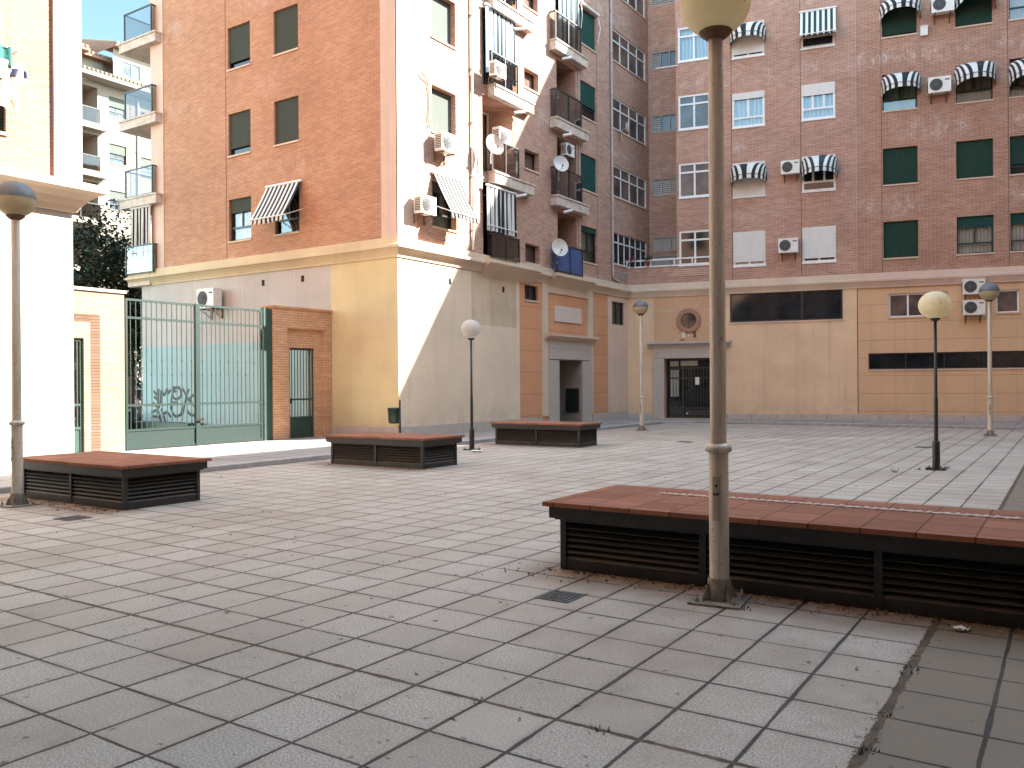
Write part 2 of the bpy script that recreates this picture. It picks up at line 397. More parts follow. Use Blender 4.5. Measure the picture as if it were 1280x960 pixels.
    if specials:
        n3 = g.math('MULTIPLY', g.ramp(g.noise(o, 9, 4, .7), .3, .7), .020)
        t1 = line(g.math('ABSOLUTE', g.math('SUBTRACT', ys, TY)), g.math('ADD', .005, g.math('MULTIPLY', n3, .7)))
        t2 = line(g.math('ABSOLUTE', g.math('SUBTRACT', xs, TX)), g.math('ADD', .010, n3))
        j2 = g.math('MAXIMUM', t1, t2)
    jc = g.mix(g.ramp(g.noise(o, 4, 3), .4, .65), (.018,.013,.010), (.048,.034,.024))
    base = g.mix(g.math('MULTIPLY', j, .92), base, jc)
    if specials:
        base = g.mix(j2, base, g.mix(g.ramp(g.noise(o, 7, 4), .35, .65), (.050,.036,.018), (.125,.078,.042)))
        j = g.math('MAXIMUM', j, j2)
    hgt = g.math('SUBTRACT', g.math('ADD', g.math('MULTIPLY', g.noise(o, 140, 2), .18), g.math('MULTIPLY', w1, .25)), j)
    return g.done(base, .78, g.bump(hgt, .6, .007), Specular_IOR_Level=.35)
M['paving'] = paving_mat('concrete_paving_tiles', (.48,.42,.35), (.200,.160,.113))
M['pave2'] = paving_mat('pavement_slabs', (.36,.33,.305), None, False, .81)

def terracotta():
    g = G('terracotta_tiles'); o = g.obj(); x, y, z = g.sep(o); ts = .33
    a, b = g.math('DIVIDE', x, ts), g.math('DIVIDE', y, ts)
    fa, fb = g.math('FRACT', a), g.math('FRACT', b)
    d = g.math('MULTIPLY', g.math('MINIMUM', g.math('MINIMUM', fa, g.math('SUBTRACT', 1., fa)), g.math('MINIMUM', fb, g.math('SUBTRACT', 1., fb))), ts)
    w = g.n('ShaderNodeTexWhiteNoise', {'Vector': g.comb(g.math('FLOOR', a), g.math('FLOOR', b))}, noise_dimensions='2D')
    c = g.mix(w, (.235,.098,.060), (.33,.145,.088))
    c = g.mix(g.math('MULTIPLY', g.ramp(g.noise(g.scale(o,(1,4,1)), 3, 5, .65), .4, .7), .45), c, (.17,.085,.058))
    c = g.mix(g.math('MULTIPLY', g.ramp(g.noise(o, 9, 4, .6), .60, .75), .35), c, (.40,.30,.24))
    j = g.math('MULTIPLY', g.math('LESS_THAN', d, .0055), g.math('GREATER_THAN', z, .5))
    return g.done(g.mix(g.math('MULTIPLY', j, .8), c, (.06,.035,.028)), .85, g.bump(g.noise(o, 40, 3), .15, .004), Specular_IOR_Level=.08)
M['terracotta'] = terracotta()
def slat_mat():
    g = G('dark_brown_slat_paint'); o = g.obj(); x, y, z = g.sep(o)
    c = g.mix(g.ramp(g.noise(g.scale(o, (1.2,1.2,14)), 2.2, 5, .65), .35, .7), (.012,.0105,.009), (.034,.028,.022))
    low = g.math('MULTIPLY', g.math('SUBTRACT', 1., g.ramp(z, .02, .20)), g.ramp(g.noise(o, 6, 5, .7), .35, .6))
    c = g.mix(g.math('MULTIPLY', low, .65), c, (.13,.085,.055))
    return g.done(c, .48, g.bump(g.noise(g.scale(o, (2,2,20)), 3, 3), .1, .004))
M['slat'] = slat_mat()
M['slatframe'] = plain('dark_frame_paint', (.020,.020,.020), .45, .3, 9)

# ------------------------------------------------------------------ the setting: ground
XS, YL, AN = -14.94, 17.1, R(12.52)
NX, NY = XS, 31.0
XG = -17.4
ZP = .08                                     # raised pavement
g_ = MB(); g_.face([(-400,-400,-.012),(400,-400,-.012),(400,400,-.012),(-400,400,-.012)]); tag(g_.build('ground', M['asphalt']), kind='structure')
KX, KY = -12.75, 30.25
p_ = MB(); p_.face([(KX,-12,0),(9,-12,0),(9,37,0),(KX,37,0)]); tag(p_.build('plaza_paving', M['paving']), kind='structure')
s_ = MB()
c = .9                                       # corner cut
top = [(KX-.14,-12),(KX-.14,KY-c),(KX-.14+c+.14,KY+.14),(8.0,KY+.14),(8.0,40),(-14.9,40),(-17.35,17.2),(-17.9,17.2),(-17.9,-12)]
s_.face([(x,y,ZP) for x, y in top]); tag(s_.build('pavement', M['pave2']), kind='structure')
k_ = MB()
def kerb_run(a, b, ia, ib):
    """outer edge a>b (plaza side), inner edge ia>ib"""
    h = ZP+.004
    k_.face([(*a,-.01),(*b,-.01),(*b,h-.015),(*a,h-.015)]); 
    da = lambda p, q, t: (p[0]+(q[0]-p[0])*t, p[1]+(q[1]-p[1])*t)
    a2, b2 = da(a, ia, .12), da(b, ib, .12)
    k_.face([(*a,h-.015),(*b,h-.015),(*b2,h),(*a2,h)]); k_.face([(*a2,h),(*b2,h),(*ib,h),(*ia,h)])
o1, o2, o3, o4 = (KX,-12), (KX,KY-c), (KX+c,KY), (8,KY)
i1, i2, i3, i4 = (KX-.15,-12), (KX-.15,KY-c+.06), (KX+c-.06,KY+.15), (8,KY+.15)
kerb_run(o1,o2,i1,i2); kerb_run(o2,o3,i2,i3); kerb_run(o3,o4,i3,i4)
tag(k_.build('kerb', M['kerb']), kind='structure')
r_ = MB(); r_.face([(-120,-60,.03),(-17.9,-60,.03),(-17.9,17.05,.03),(-27,17.05,.03),(-27,90,.03),(-120,90,.03)]); tag(r_.build('street', plain('worn_street_asphalt', (.13,.122,.115), .9, .2, 3)), kind='structure')
gt = MB(); gt.face([(KX+.02,-12,.004),(KX+.16,-12,.004),(KX+.16,KY-c,.004),(KX+.02,KY-c,.004)]); gt.face([(KX+c,KY-.20,.004),(8,KY-.20,.004),(8,KY-.02,.004),(KX+c,KY-.02,.004)]); gt.face([(KX+c,KY+.52,ZP+.006),(8,KY+.52,ZP+.006),(8,KY+.60,ZP+.006),(KX+c,KY+.60,ZP+.006)])
tag(gt.build('gutter_shade_strip', plain('gutter_and_step_shade', (.12,.10,.085), .9, .35, 6)), kind='structure')  # dark strips for the gutter, with the kerb step's shadow put into their colour

# ------------------------------------------------------------------ facade kit (x along the wall, -y outward, z up)
def window(par, fr, a, b, cz, d, rec=.14, frame='alu_green', pane='glass', shut=0., shm='sh_green', cur=None, cols=2, low=0., sill='trim', fw=.055, ribs=None, tophung=0.):
    y1 = rec; m = MB()
    yb, yf = y1-.01, y1-.07
    m.box(a, a+fw, yf, yb, cz, d); m.box(b-fw, b, yf, yb, cz, d)
    m.box(a+fw, b-fw, yf, yb, cz, cz+fw); m.box(a+fw, b-fw, yf, yb, d-fw, d)
    zt = d-fw
    if tophung: m.box(a+fw, b-fw, yf, yb, d-tophung-fw/2, d-tophung+fw/2)
    zl = cz+fw
    if low:
        zl = cz+low; m.box(a+fw, b-fw, yf, yb, zl-fw/2, zl+fw/2)
    for k in range(1, cols):
        u = a+(b-a)*k/cols
        m.box(u-fw*.5, u+fw*.5, yf+.01, yb, zl+fw/2 if low else zl, zt)
        if tophung or (low and ribs): m.box(u-fw*.4, u+fw*.4, yf+.01, yb, cz+fw, zl)
    w = m.build('window', M[frame], par, fr)
    q = MB(); q.face([(a+fw*.5,y1-.035,cz+fw*.5),(b-fw*.5,y1-.035,cz+fw*.5),(b-fw*.5,y1-.035,d-fw*.5),(a+fw*.5,y1-.035,d-fw*.5)])
    q.build('pane', M['thin'] if cur else M[pane], w)
    # back of the opening, always closed; without a curtain a black sheet stands for the unlit room
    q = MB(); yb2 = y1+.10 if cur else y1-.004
    if cur:
        rows = [[(a+(b-a)*i/36, yb2+.012*math.sin(i*1.9)+.006*math.sin(i*.7), z) for i in range(37)] for z in (cz, d)]
        q.grid(rows); q.build('curtain', M[cur], w)
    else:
        q.face([(a,yb2,cz),(b,yb2,cz),(b,yb2,d),(a,yb2,d)]); q.build('dark_room_sheet', M['dark'], w)
    if shut > 0:
        zb = d-(d-cz)*shut; q = MB()
        q.box(a+.02, b-.02, y1-.10, y1-.078, zb, d-.005); q.box(a+.02, b-.02, y1-.108, y1-.074, zb-.035, zb)
        q.build('roller_shutter', M[shm], w)
    if sill:
        q = MB(); q.box(a-.02, b+.02, -.035, rec-.012, cz-.045, cz+.004); q.build('sill', M[sill], w)
    return w

def railing(par, fr, a, b, z0, z1, y0, y1, glass='smoked', bars=2, sides='lr', mat='rail'):
    """balustrade with glass infill, front at y0 (outward), returns to y1"""
    m = MB(); t = .022
    m.box(a-t, b+t, y0-t, y0+t, z1-.045, z1)
    m.box(a-t, b+t, y0-t*.7, y0+t*.7, z0+.03, z0+.06)
    for k in range(bars+1):
        u = a+(b-a)*k/bars; m.box(u-t, u+t, y0-t*.9, y0+t*.9, z0, z1-.045)
    for u in ([a] if 'l' in sides else [])+([b] if 'r' in sides else []):
        m.box(u-t, u+t, y0+t, y1, z1-.045, z1); m.box(u-t*.7, u+t*.7, y0+t, y1, z0+.03, z0+.06)
    o = m.build('railing', M[mat], par, fr)
    q = MB(); q.face([(a,y0,z0+.05),(b,y0,z0+.05),(b,y0,z1-.05),(a,y0,z1-.05)])
    for u in ([a] if 'l' in sides else [])+([b] if 'r' in sides else []):
        q.face([(u,y0,z0+.05),(u,y1,z0+.05),(u,y1,z1-.05),(u,y0,z1-.05)])
    q.build('glass_panel', M[glass], o)
    return o
def slab(par, fr, a, b, z0, z1, y0, y1, name='balcony_slab', mat='slabconc'):
    m = MB(); m.box(a, b, y0, y1, z0, z1-.05); m.box(a-.035, b+.035, y0-.035, y1, z1-.05, z1)
    return m.build(name, M[mat], par, fr)
def pipe(par, fr, u, z0, z1, mat='pipe', r=.045, y=-.06):
    m = MB(); m.tube([(u,y,z0),(u,y,z1)], r, 10)
    z = z0+.6
    while z < z1: m.lathe([(r,-.03),(r+.016,-.03),(r+.016,.03),(r,.03)], (u,y,z), 10); z += 1.6
    return m.build('downpipe', M[mat], par, fr)
def joint(par, fr, u, z0, z1, w=.02, mat='joint'):
    m = MB(); m.box(u-w/2, u+w/2, -.003, .01, z0, z1); return m.build('movement_joint', M[mat], par, fr)
def spout(par, fr, u, y, z, du=.30):
    m = MB(); m.tube([(u-du,y+.18,z-.10),(u,y,z)], .05, 10); return m.build('drain_spout', M['pipe_white'], par, fr)

SILL = [5.95, 8.60, 11.27, 13.94, 16.61]     # sill level of each storey
HEAD = [z+1.32 for z in SILL]
CORN = [(0,4.90),(.04,4.90),(.05,4.95),(.10,5.03),(.19,5.13),(.20,5.14),(.24,5.14),(.24,5.215),(.20,5.235),(.10,5.25),(.10,5.43),(.0,5.45)]
CORN_LOW = [(0,4.90),(.04,4.90),(.05,4.95),(.09,5.03),(.13,5.11),(.16,5.12),(.16,5.20),(.09,5.235),(.06,5.42),(0,5.44)]

# ================================================================== corner apartment block (faces the gate and the plaza)
SB = empty('apartment_building', 'brick corner apartment block with stacked balconies and a yellow plastered ground floor corner', 'building', (XS, YL, 0))
FS = ((0, -YL, 0), R(90))                    # plaza side, x = world Y
FL = ((-XS, 0, 0), 0.)                       # gate side, x = world X
ROOF_S = 21.0
# --- plaza side openings
opS = []
AW = (18.58, 19.70); LA = (21.02, 22.70); SM = (23.40, 24.30); LBg = (25.50, 26.86); W1 = (27.20, 28.42); GA = (29.80, 32.92)
for i, z in enumerate(SILL):
    opS += [(AW[0],AW[1],z,HEAD[i],.27), (SM[0],SM[1],z-.02 if i else 5.5,z+.62 if i else 6.12,.26), (W1[0],W1[1],z+.03,HEAD[i]+.02)]
    opS += [(LA[0],LA[1],z-.60,z+1.72,1.0), (LBg[0],LBg[1],z-.60,z+1.55,1.0)]
    opS.append((GA[0],GA[1],z+.22,z+1.46,.10))
m = MB(); m.wall(17.9, 33.2, 5.43, ROOF_S, opS, .15); m.build('brick_wall', M['brick'], SB, FS)
m = MB(); m.box(17.1, 17.9, -.012, .3, 5.43, ROOF_S, skip='lb'); m.build('corner_pilaster', M['trim_pink'], SB, FS)
for i, z in enumerate(SILL):
    curA = i == 2
    if i == 1: window(SB, FS, *AW, z, HEAD[i], rec=.27, frame='alu_black', shut=.98, shm='sh_pale', sill='trim')
    elif i == 0: window(SB, FS, *AW, z, HEAD[i], rec=.27, frame='alu_black', cur='cur_green', shut=.2, shm='sh_pale', low=.42)
    else: window(SB, FS, *AW, z, HEAD[i], rec=.27, frame='alu_black', shut=.92, shm='sh_pale')
    z0 = z if i else 5.52
    window(SB, FS, SM[0], SM[1], z0-.02, z0+.62 if i else 6.12, rec=.26, frame='alu_black', pane='glass_brown', cols=1, sill='trim')
    q = MB(); q.box(SM[0]+.06, SM[0]+.0601+.0, .1, .1001, z0, z0+.01)
    if i in (1, 3):
        window(SB, FS, W1[0], W1[1], z+.03, HEAD[i]+.02, frame='alu_black', shut=.99 if i == 1 else .95, shm='sh_dgreen')
    elif i == 2: window(SB, FS, W1[0], W1[1], z+.03, HEAD[i]+.02, frame='alu_black', shut=.62, shm='sh_dgreen', low=.40)
    else: window(SB, FS, W1[0], W1[1], z+.03, HEAD[i]+.02, frame='alu_black', cur='cur_green', shut=.12, shm='sh_dgreen', low=.40)
    # loggia back walls with glazed doors
    window(SB, FS, LA[0], LA[1], z-.60, z+1.72, rec=.42 if i in (2, 3, 4) else 1.0, frame='alu_white', cur='cur_stripe' if i in (2, 3, 4) else ('cur_white' if i == 1 else 'cur_brown'), cols=3, sill=None)
    window(SB, FS, LBg[0], LBg[1], z-.60, z+1.55, rec=1.0, frame='alu_white' if i >= 3 else 'alu_black', cur='cur_stripe' if i == 3 else None, cols=2, sill=None)
    # glazed galleries
    ga, gb = GA; a0, a1 = z+.22, z+1.46
    if i == 0: window(SB, FS, ga, gb, a0, a1+.03, rec=.10, frame='alu_white', pane='glass', cols=6, tophung=.40, sill='trim', fw=.05)
    else: window(SB, FS, ga, gb, a0, a1, rec=.10, frame='alu_white', pane='glass_brown', cols=4, tophung=.44, sill='trim', fw=.055)
for i, z in enumerate(SILL):
    f = z-.60                                 # floor of the storey
    if i:
        slab(SB, FS, 21.33, 23.60, f-.33, f+.02, -.25, .02); slab(SB, FS, 25.03, 27.30, f-.37, f-.02, -.27, .02)
        spout(SB, FS, 23.0, -.30, f-.42, .38); spout(SB, FS, 25.9, -.36, f-.44, .30)
    else:
        z = 5.95
    zr = f+.02
    railing(SB, FS, 21.25, 22.72, zr, zr+1.0 if i else 6.12, -.20, .02, glass='smoked_pale' if i in (1, 2, 3) else 'smoked', bars=2)
    railing(SB, FS, 25.08, 26.86, zr-.04, zr+.95, -.22, .02, glass=('blueglass', 'smoked', 'smoked', 'smoked_pale', 'smoked')[i], bars=2)
for u in (19.76, 28.48): joint(SB, FS, u, 5.46, ROOF_S)
pipe(SB, FS, 20.42, 5.5, ROOF_S, 'pipe_white', .035); pipe(SB, FS, 29.62, 5.75, ROOF_S, 'pipe', .05); pipe(SB, FS, 27.02, 5.5, ROOF_S, 'pipe', .022, -.03)
m = MB(); m.tube([(29.62,-.06,5.75),(29.64,-.06,5.60),(30.4,-.06,5.44)], .045, 8); m.build('downpipe', M['pipe'], SB, FS)
m = MB()
for k in range(4): m.box(29.9, 31.0, -.02, .004, 5.62+k*.085, 5.66+k*.085)
m.build('vent_grille', M['pipe'], SB, FS)
# ground floor of the plaza side: render fields split into vertical strips
SW = (23.34, 24.18, 4.26, 4.75); DW = (29.64, 30.72, 3.80, 4.70); DO = (25.44, 27.13, .08, 2.34)
def field(par, fr, name, u0, u1, z0, z1, mat, op=(), y=0., rec=.16):
    q = MB(); q.wall(u0, u1, z0, z1, op, rec, y); return q.build(name, M[mat], par, fr)
field(SB, FS, 'ground_floor_wall', 17.1, 20.4, .36, 4.90, 'cream'); field(SB, FS, 'ground_floor_wall', 20.4, 23.02, .36, 3.3, 'cream'); field(SB, FS, 'ground_floor_wall', 20.4, 22.85, 3.3, 4.90, 'cream_dirty'); field(SB, FS, 'ground_floor_wall', 22.85, 23.02, 3.3, 4.90, 'cream')
field(SB, FS, 'ground_floor_wall', 23.02, 24.38, .36, 4.90, 'salmon', [SW])
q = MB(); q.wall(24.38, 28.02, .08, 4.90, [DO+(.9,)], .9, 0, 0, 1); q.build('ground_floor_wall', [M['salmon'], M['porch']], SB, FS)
q = MB(); q.box(27.06, 27.125, .10, .62, .46, 1.32); q.build('letter_box_panel', M['alu_black'], SB, FS)
field(SB, FS, 'ground_floor_wall', 28.02, 29.27, .36, 4.90, 'salmon'); field(SB, FS, 'ground_floor_wall', 29.27, 31.0, .36, 4.90, 'mauve', [DW])
m = MB()
for a, b in ((24.38,24.74),(27.58,27.98)): m.box(a, b, -.05, .004, .40, 4.90, skip='b')
m.box(24.74, 27.58, -.05, .004, 4.62, 4.90, skip='b')
m.build('pilaster', M['trim'], SB, FS)
m = MB(); m.box(25.22, 27.10, -.045, .003, 3.66, 4.21, skip='b'); m.build('blank_sign_panel', plain('pale_panel', (.62,.50,.42), .8, .06, 3), SB, FS)
window(SB, FS, *SW, frame='alu_black', pane='glass', cols=2, rec=.16, sill='trim', fw=.045)
window(SB, FS, *DW, frame='alu_black', pane='glass', cols=2, rec=.14, sill=None)
# stone portal of that door
m = MB()
for a, b in ((24.74,25.44),(27.13,27.82)):
    z = .08
    for h in (.52,.58,.58,.56):
        m.box(a+.004, b-.004, -.07, .012, z+.004, z+h-.004); z += h
m.box(24.744, 27.816, -.07, .012, 2.348, 2.70); m.box(24.744, 27.816, -.07, .012, 2.708, 3.03)
po = m.build('stone_portal', M['granite'], SB, FS)
m = MB(); m.extrude([(0,3.02),(.10,3.02),(.12,3.06),(.18,3.10),(.26,3.13),(.26,3.20),(0,3.22)], 24.50, 28.06); m.build('portal_cornice', M['trim_pink'], po)
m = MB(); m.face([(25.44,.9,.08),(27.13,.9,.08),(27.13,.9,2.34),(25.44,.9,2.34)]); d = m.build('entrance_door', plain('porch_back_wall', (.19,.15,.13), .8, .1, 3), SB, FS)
m = MB(); m.box(25.60, 26.60, .80, .88, .42, 1.35); m.build('door_panel', M['alu_black'], d)
m = MB(); m.box(26.62, 26.66, .76, .80, .95, 1.15); m.build('handle', M['alu_white'], d)
# plinth, cornice
m = MB()
for a, b in ((17.1,24.38),(27.98,31.0)): m.box(a, b, -.03, .01, ZP, .37)
m.build('plinth', M['plinth'], SB, FS)
m = MB(); m.extrude(CORN, 17.1, 31.0, -1, 0); m.build('cornice', M['trim'], SB, FS)
BUMP = [(0,4.80),(.06,4.86),(.14,4.98),(.30,5.10),(.44,5.16),(.44,5.26),(0,5.275)]
for a, b in ((20.95,23.75),(24.85,27.55)):
    m = MB(); m.extrude(BUMP, a, b, -.35, .0); m.build('cornice_bay', M['trim'], SB, FS)
for u in (19.35, 22.1):
    m = MB(); m.box(u-.06, u+.06, -.006, .004, 4.38, 4.56, skip='b'); m.build('vent_hole', M['dark'], SB, FS)
# --- gate side
WL1, WL2 = (-21.82,-20.78), (-19.72,-18.68)
opL = [(w[0],w[1],z+.02,HEAD[i]) for i, z in enumerate(SILL) for w in (WL1, WL2)]
m = MB(); m.wall(-25.12, -15.50, 5.45, ROOF_S, opL, .16); m.build('brick_wall', M['brickL'], SB, FL)
m = MB(); m.box(-15.50, XS-.012, -.012, .3, 5.43, ROOF_S, skip='br'); m.build('corner_pilaster', M['trim_pink'], SB, FL)
m = MB(); m.box(-25.80, -25.12, -.02, .3, 5.30, ROOF_S, skip='b'); m.build('corner_pilaster', M['trim_pink'], SB, FL)
for i, z in enumerate(SILL):
    for k, w in enumerate((WL1, WL2)):
        if i == 0: window(SB, FL, *w, z+.02, HEAD[i], rec=.16, frame='alu_black', cur='cur_brown' if k else 'cur_white', shut=.30 if k == 0 else .15, shm='sh_grey', low=.42)
        elif i == 2 and k == 0 or i == 1 and k == 0: window(SB, FL, *w, z+.02, HEAD[i], rec=.16, frame='alu_black', shut=.80, shm='sh_grey', low=.36)
        else: window(SB, FL, *w, z+.02, HEAD[i], rec=.16, frame='alu_black', shut=.975, shm='sh_grey')
joint(SB, FL, -21.93, 5.46, ROOF_S)
m = MB(); m.extrude(CORN, -27.0, XS, 0, 1); m.build('cornice', plaster('yellowish_trim', (.58,.46,.29), patch=.12), SB, FL)
GH = [(-20.32,-20.20,4.50,4.68),(-18.62,-18.50,4.50,4.68)]
field(SB, FL, 'ground_floor_wall', -17.42, XS, .36, 4.90, 'yellow')
field(SB, FL, 'ground_floor_wall', -26.4, -17.42, 2.82, 4.90, 'greywall'); field(SB, FL, 'ground_floor_wall', -26.4, -17.42, .02, 2.82, 'teal')
for h in GH:
    m = MB(); m.box(h[0], h[1], -.006, .004, h[2], h[3], skip='b'); m.build('vent_hole', M['dark'], SB, FL)
m = MB(); m.box(-17.40, XS, -.03, .01, ZP, .37); m.build('plinth', M['plinth'], SB, FL)
m = MB()
for u in (-24.4, -21.2, -18.9): m.box(u-.012, u+.012, -.004, .004, .02, 4.9, skip='b')
m.build('render_seam', plain('pale_seam', (.58,.54,.50), .9, .1, 4), SB, FL)
# corner balconies on the street end
for i, zb in enumerate((5.16, 7.58, 10.26, 12.93, 15.60)):
    if i: slab(SB, FL, -27.25, -25.20, zb, zb+.33, -.25, 3.5)
    else:
        m = MB(); m.box(-27.02, -25.8, -.12, 3.5, 4.92, 5.30); m.build('balcony_slab', M['slabconc'], SB, FL)
    f = zb+.33 if i else 5.30
    railing(SB, FL, -27.02, -25.50, f, f+.98, -.18, 3.3, glass='smoked' if i in (0, 4) else 'smoked_pale', bars=1)
# street end wall, courtyard-side body, roof
m = MB(); m.box(-25.78, XS-1.35, 1.3, 15.6, .0, ROOF_S-.1); m.box(-25.78, -25.4, .3, 15.6, 0, ROOF_S-.1)
m.box(-26.36, -25.0, .4, 15.6, 0, 4.9)
m.build('inner_walls', M['brick_far'], SB, FL)
m = MB()
for i in range(6):
    z = 5.28 + (SILL[i-1]-.63-5.28+2.67 if i else 0)
m.box(-25.78, XS-.02, .02, 15.9, ROOF_S-.4, ROOF_S); m.build('roof', M['roof_tile'], SB, FL)
m = MB()                                      # floor and ceiling slabs inside the loggias
for z in SILL:
    f = z-.60; m.box(20.9, 27.0, .005, 1.2, f-.33, f)
m.build('loggia_slab', M['soffit'], SB, FS)
# graffiti on the street wall
gm = MB()
def stroke(pts, r=.028):
    P = []
    for i in range(len(pts)-1):
        p0, p1, p2, p3 = [Vector((*q, 0)) for q in (pts[max(i-1,0)], pts[i], pts[i+1], pts[min(i+2,len(pts)-1)])]
        for t in [k/6 for k in range(6)]:
            v = .5*((2*p1)+(-p0+p2)*t+(2*p0-5*p1+4*p2-p3)*t*t+(-p0+3*p1-3*p2+p3)*t**3); P.append(v)
    P.append(Vector((*pts[-1],0)))
    for a, b in zip(P, P[1:]):
        d = (b-a)
        if d.length < 1e-5: continue
        nrm = Vector((-d.y, d.x, 0)).normalized()*r; e = d.normalized()*r*.5
        q = [a-e-nrm, b+e-nrm, b+e+nrm, a-e+nrm]
        gm.face([(p.x, -.005-.0002*(len(gm.f) % 9), p.y) for p in q])
GX = -25.9
for s in ([(0,.62),(.25,.70),(.45,.62)], [(.10,.95),(.30,.85),(.42,1.05),(.40,.75)], [(.15,1.35),(.35,1.2)], [(.18,1.15),(.38,1.05)], [(.45,1.40),(.42,1.10),(.47,.80)],
          [(.55,.90),(.60,1.35),(.78,1.22),(.95,1.42),(1.0,1.28),(1.15,1.38)], [(1.15,.75),(1.22,1.15),(1.32,1.42)],
          [(1.45,1.32),(1.30,1.40),(1.28,1.18),(1.50,1.08),(1.75,1.20),(1.68,1.44),(1.40,1.46),(1.30,1.46)], [(1.55,.95),(1.30,.95),(1.22,.70),(1.45,.52),(1.75,.60),(1.82,.82)],
          [(1.85,1.42),(2.05,1.22),(2.20,1.05)], [(2.20,1.40),(2.05,1.15),(1.88,.70),(1.80,.55)], [(2.62,1.15),(2.40,1.20),(2.25,1.05),(2.45,.92),(2.62,.80),(2.50,.58),(2.25,.60),(2.10,.72)],
          [(.6,.75),(.72,.60),(.9,.66)], [(1.0,.62),(1.15,.5)], [(.05,.50),(.5,.48)], [(.5,.55),(.55,.3)], [(.75,.52),(.85,.28),(1.0,.25)]):
    stroke([(GX+x*.92, z) for x, z in s], .044)
gm.build('graffiti', M['ink'], SB, FL)

# ================================================================== building across the plaza
NB = empty('apartment_building', 'wide red brick apartment block with beige ground floor and striped window hoods', 'building', (NX, NY, 0), AN)
F0 = ((0,0,0), 0.)
ROOF_N = 20.4; NL = 23.6
CA, CB, CC, CD, CE = (4.16,5.36), (6.68,7.86), (9.46,10.60), (11.83,12.98), (13.48,14.64)
CF, CG = (16.0,17.15), (18.4,19.55)
BAY = (2.10, 3.32)
opN = []
for i, z in enumerate(SILL):
    for cc in (CA, CB, CC, CD, CE, CF, CG): opN.append((cc[0], cc[1], z, HEAD[i], .12 if cc in (CA, CB) else .19))
    opN.append((BAY[0], BAY[1], z+.16, z+1.50, .08))
m = MB(); m.wall(2.0, 8.57, 5.43, ROOF_N, opN, .12); m.face([(2,0,6.1),(2,0,ROOF_N),(2,2.1,ROOF_N),(2,2.1,6.1)]); m.build('brick_wall', M['brick'], NB, F0)
m = MB(); m.wall(8.57, NL, 5.43, ROOF_N, opN, .12); m.build('brick_wall', brick_mat('facing_brick_newer', (.45,.225,.145), (.365,.172,.105), (.54,.44,.36), stain_amt=.9), NB, F0)
kinds = {
 (0,'A'): dict(frame='alu_white', shut=.86, shm='sh_white', cur='cur_brown'), (1,'A'): dict(frame='alu_white', shut=.99, shm='sh_white'),
 (2,'A'): dict(frame='alu_white', shut=.17, shm='sh_white', cur='cur_blue', low=.36), (3,'A'): dict(frame='alu_white', shut=.88, shm='sh_white'),
 (0,'B'): dict(frame='alu_white', shut=.86, shm='sh_white', cur='cur_brown'), (1,'B'): dict(frame='alu_white', pane='glass', low=.34, cols=3),
 (2,'B'): dict(frame='alu_white', shut=.30, shm='sh_white', cur='cur_blue', low=.40, cols=3), (3,'B'): dict(frame='alu_cream', pane='glass', low=.42),
 (0,'C'): dict(shut=.985), (1,'C'): dict(shut=.985), (2,'C'): dict(cur='cur_green', low=.40), (3,'C'): dict(shut=.90, shm='sh_green'),
 (0,'D'): dict(shut=.26, shm='sh_dgreen', cur='cur_white', low=.38), (1,'D'): dict(shut=.985), (2,'D'): dict(cur='cur_beige', low=.44), (3,'D'): dict(shut=.97),
 (0,'E'): dict(shut=.26, shm='sh_dgreen', cur='cur_white', low=.38), (1,'E'): dict(shut=.70, low=.3), (2,'E'): dict(cur='cur_beige', low=.40), (3,'E'): dict(cur='cur_beige', low=.44)}
for i, z in enumerate(SILL):
    for nme, cc in zip('ABCDEFG', (CA, CB, CC, CD, CE, CF, CG)):
        kw = kinds.get((i, nme), dict(shut=.98) if nme in 'CDEFG' else dict(frame='alu_white', shut=.9, shm='sh_white'))
        wd = kw.get('frame', 'alu_green') in ('alu_white', 'alu_cream')
        window(NB, F0, cc[0], cc[1], z, HEAD[i], rec=.085 if wd else (.12 if cc in (CA, CB) else .19), fw=.075 if wd else .05, sill='alu_white' if wd else 'trim', **kw)
    window(NB, F0, BAY[0], BAY[1], z+.16, z+1.50, rec=.08, frame='alu_white', cur='cur_blue' if i >= 3 else None, pane='glass_blue' if i in (1, 2) else 'glass', cols=2, tophung=.36, sill='alu_white', fw=.07)
m = MB(); m.box(2.0-.75, 2.1, -.03, .05, SILL[3]+.02, SILL[3]+.06); m.build('clothes_rail', M['pipe_white'], NB, F0)
for u in (4.13, 6.645, 9.42, 13.44): joint(NB, F0, u, 5.46, ROOF_N, .018)
joint(NB, F0, 8.57, .40, 4.88, .028); joint(NB, F0, 8.57, 5.45, ROOF_N, .012, 'pipe')
pipe(NB, F0, 3.66, 5.5, ROOF_N, 'pipe', .04)
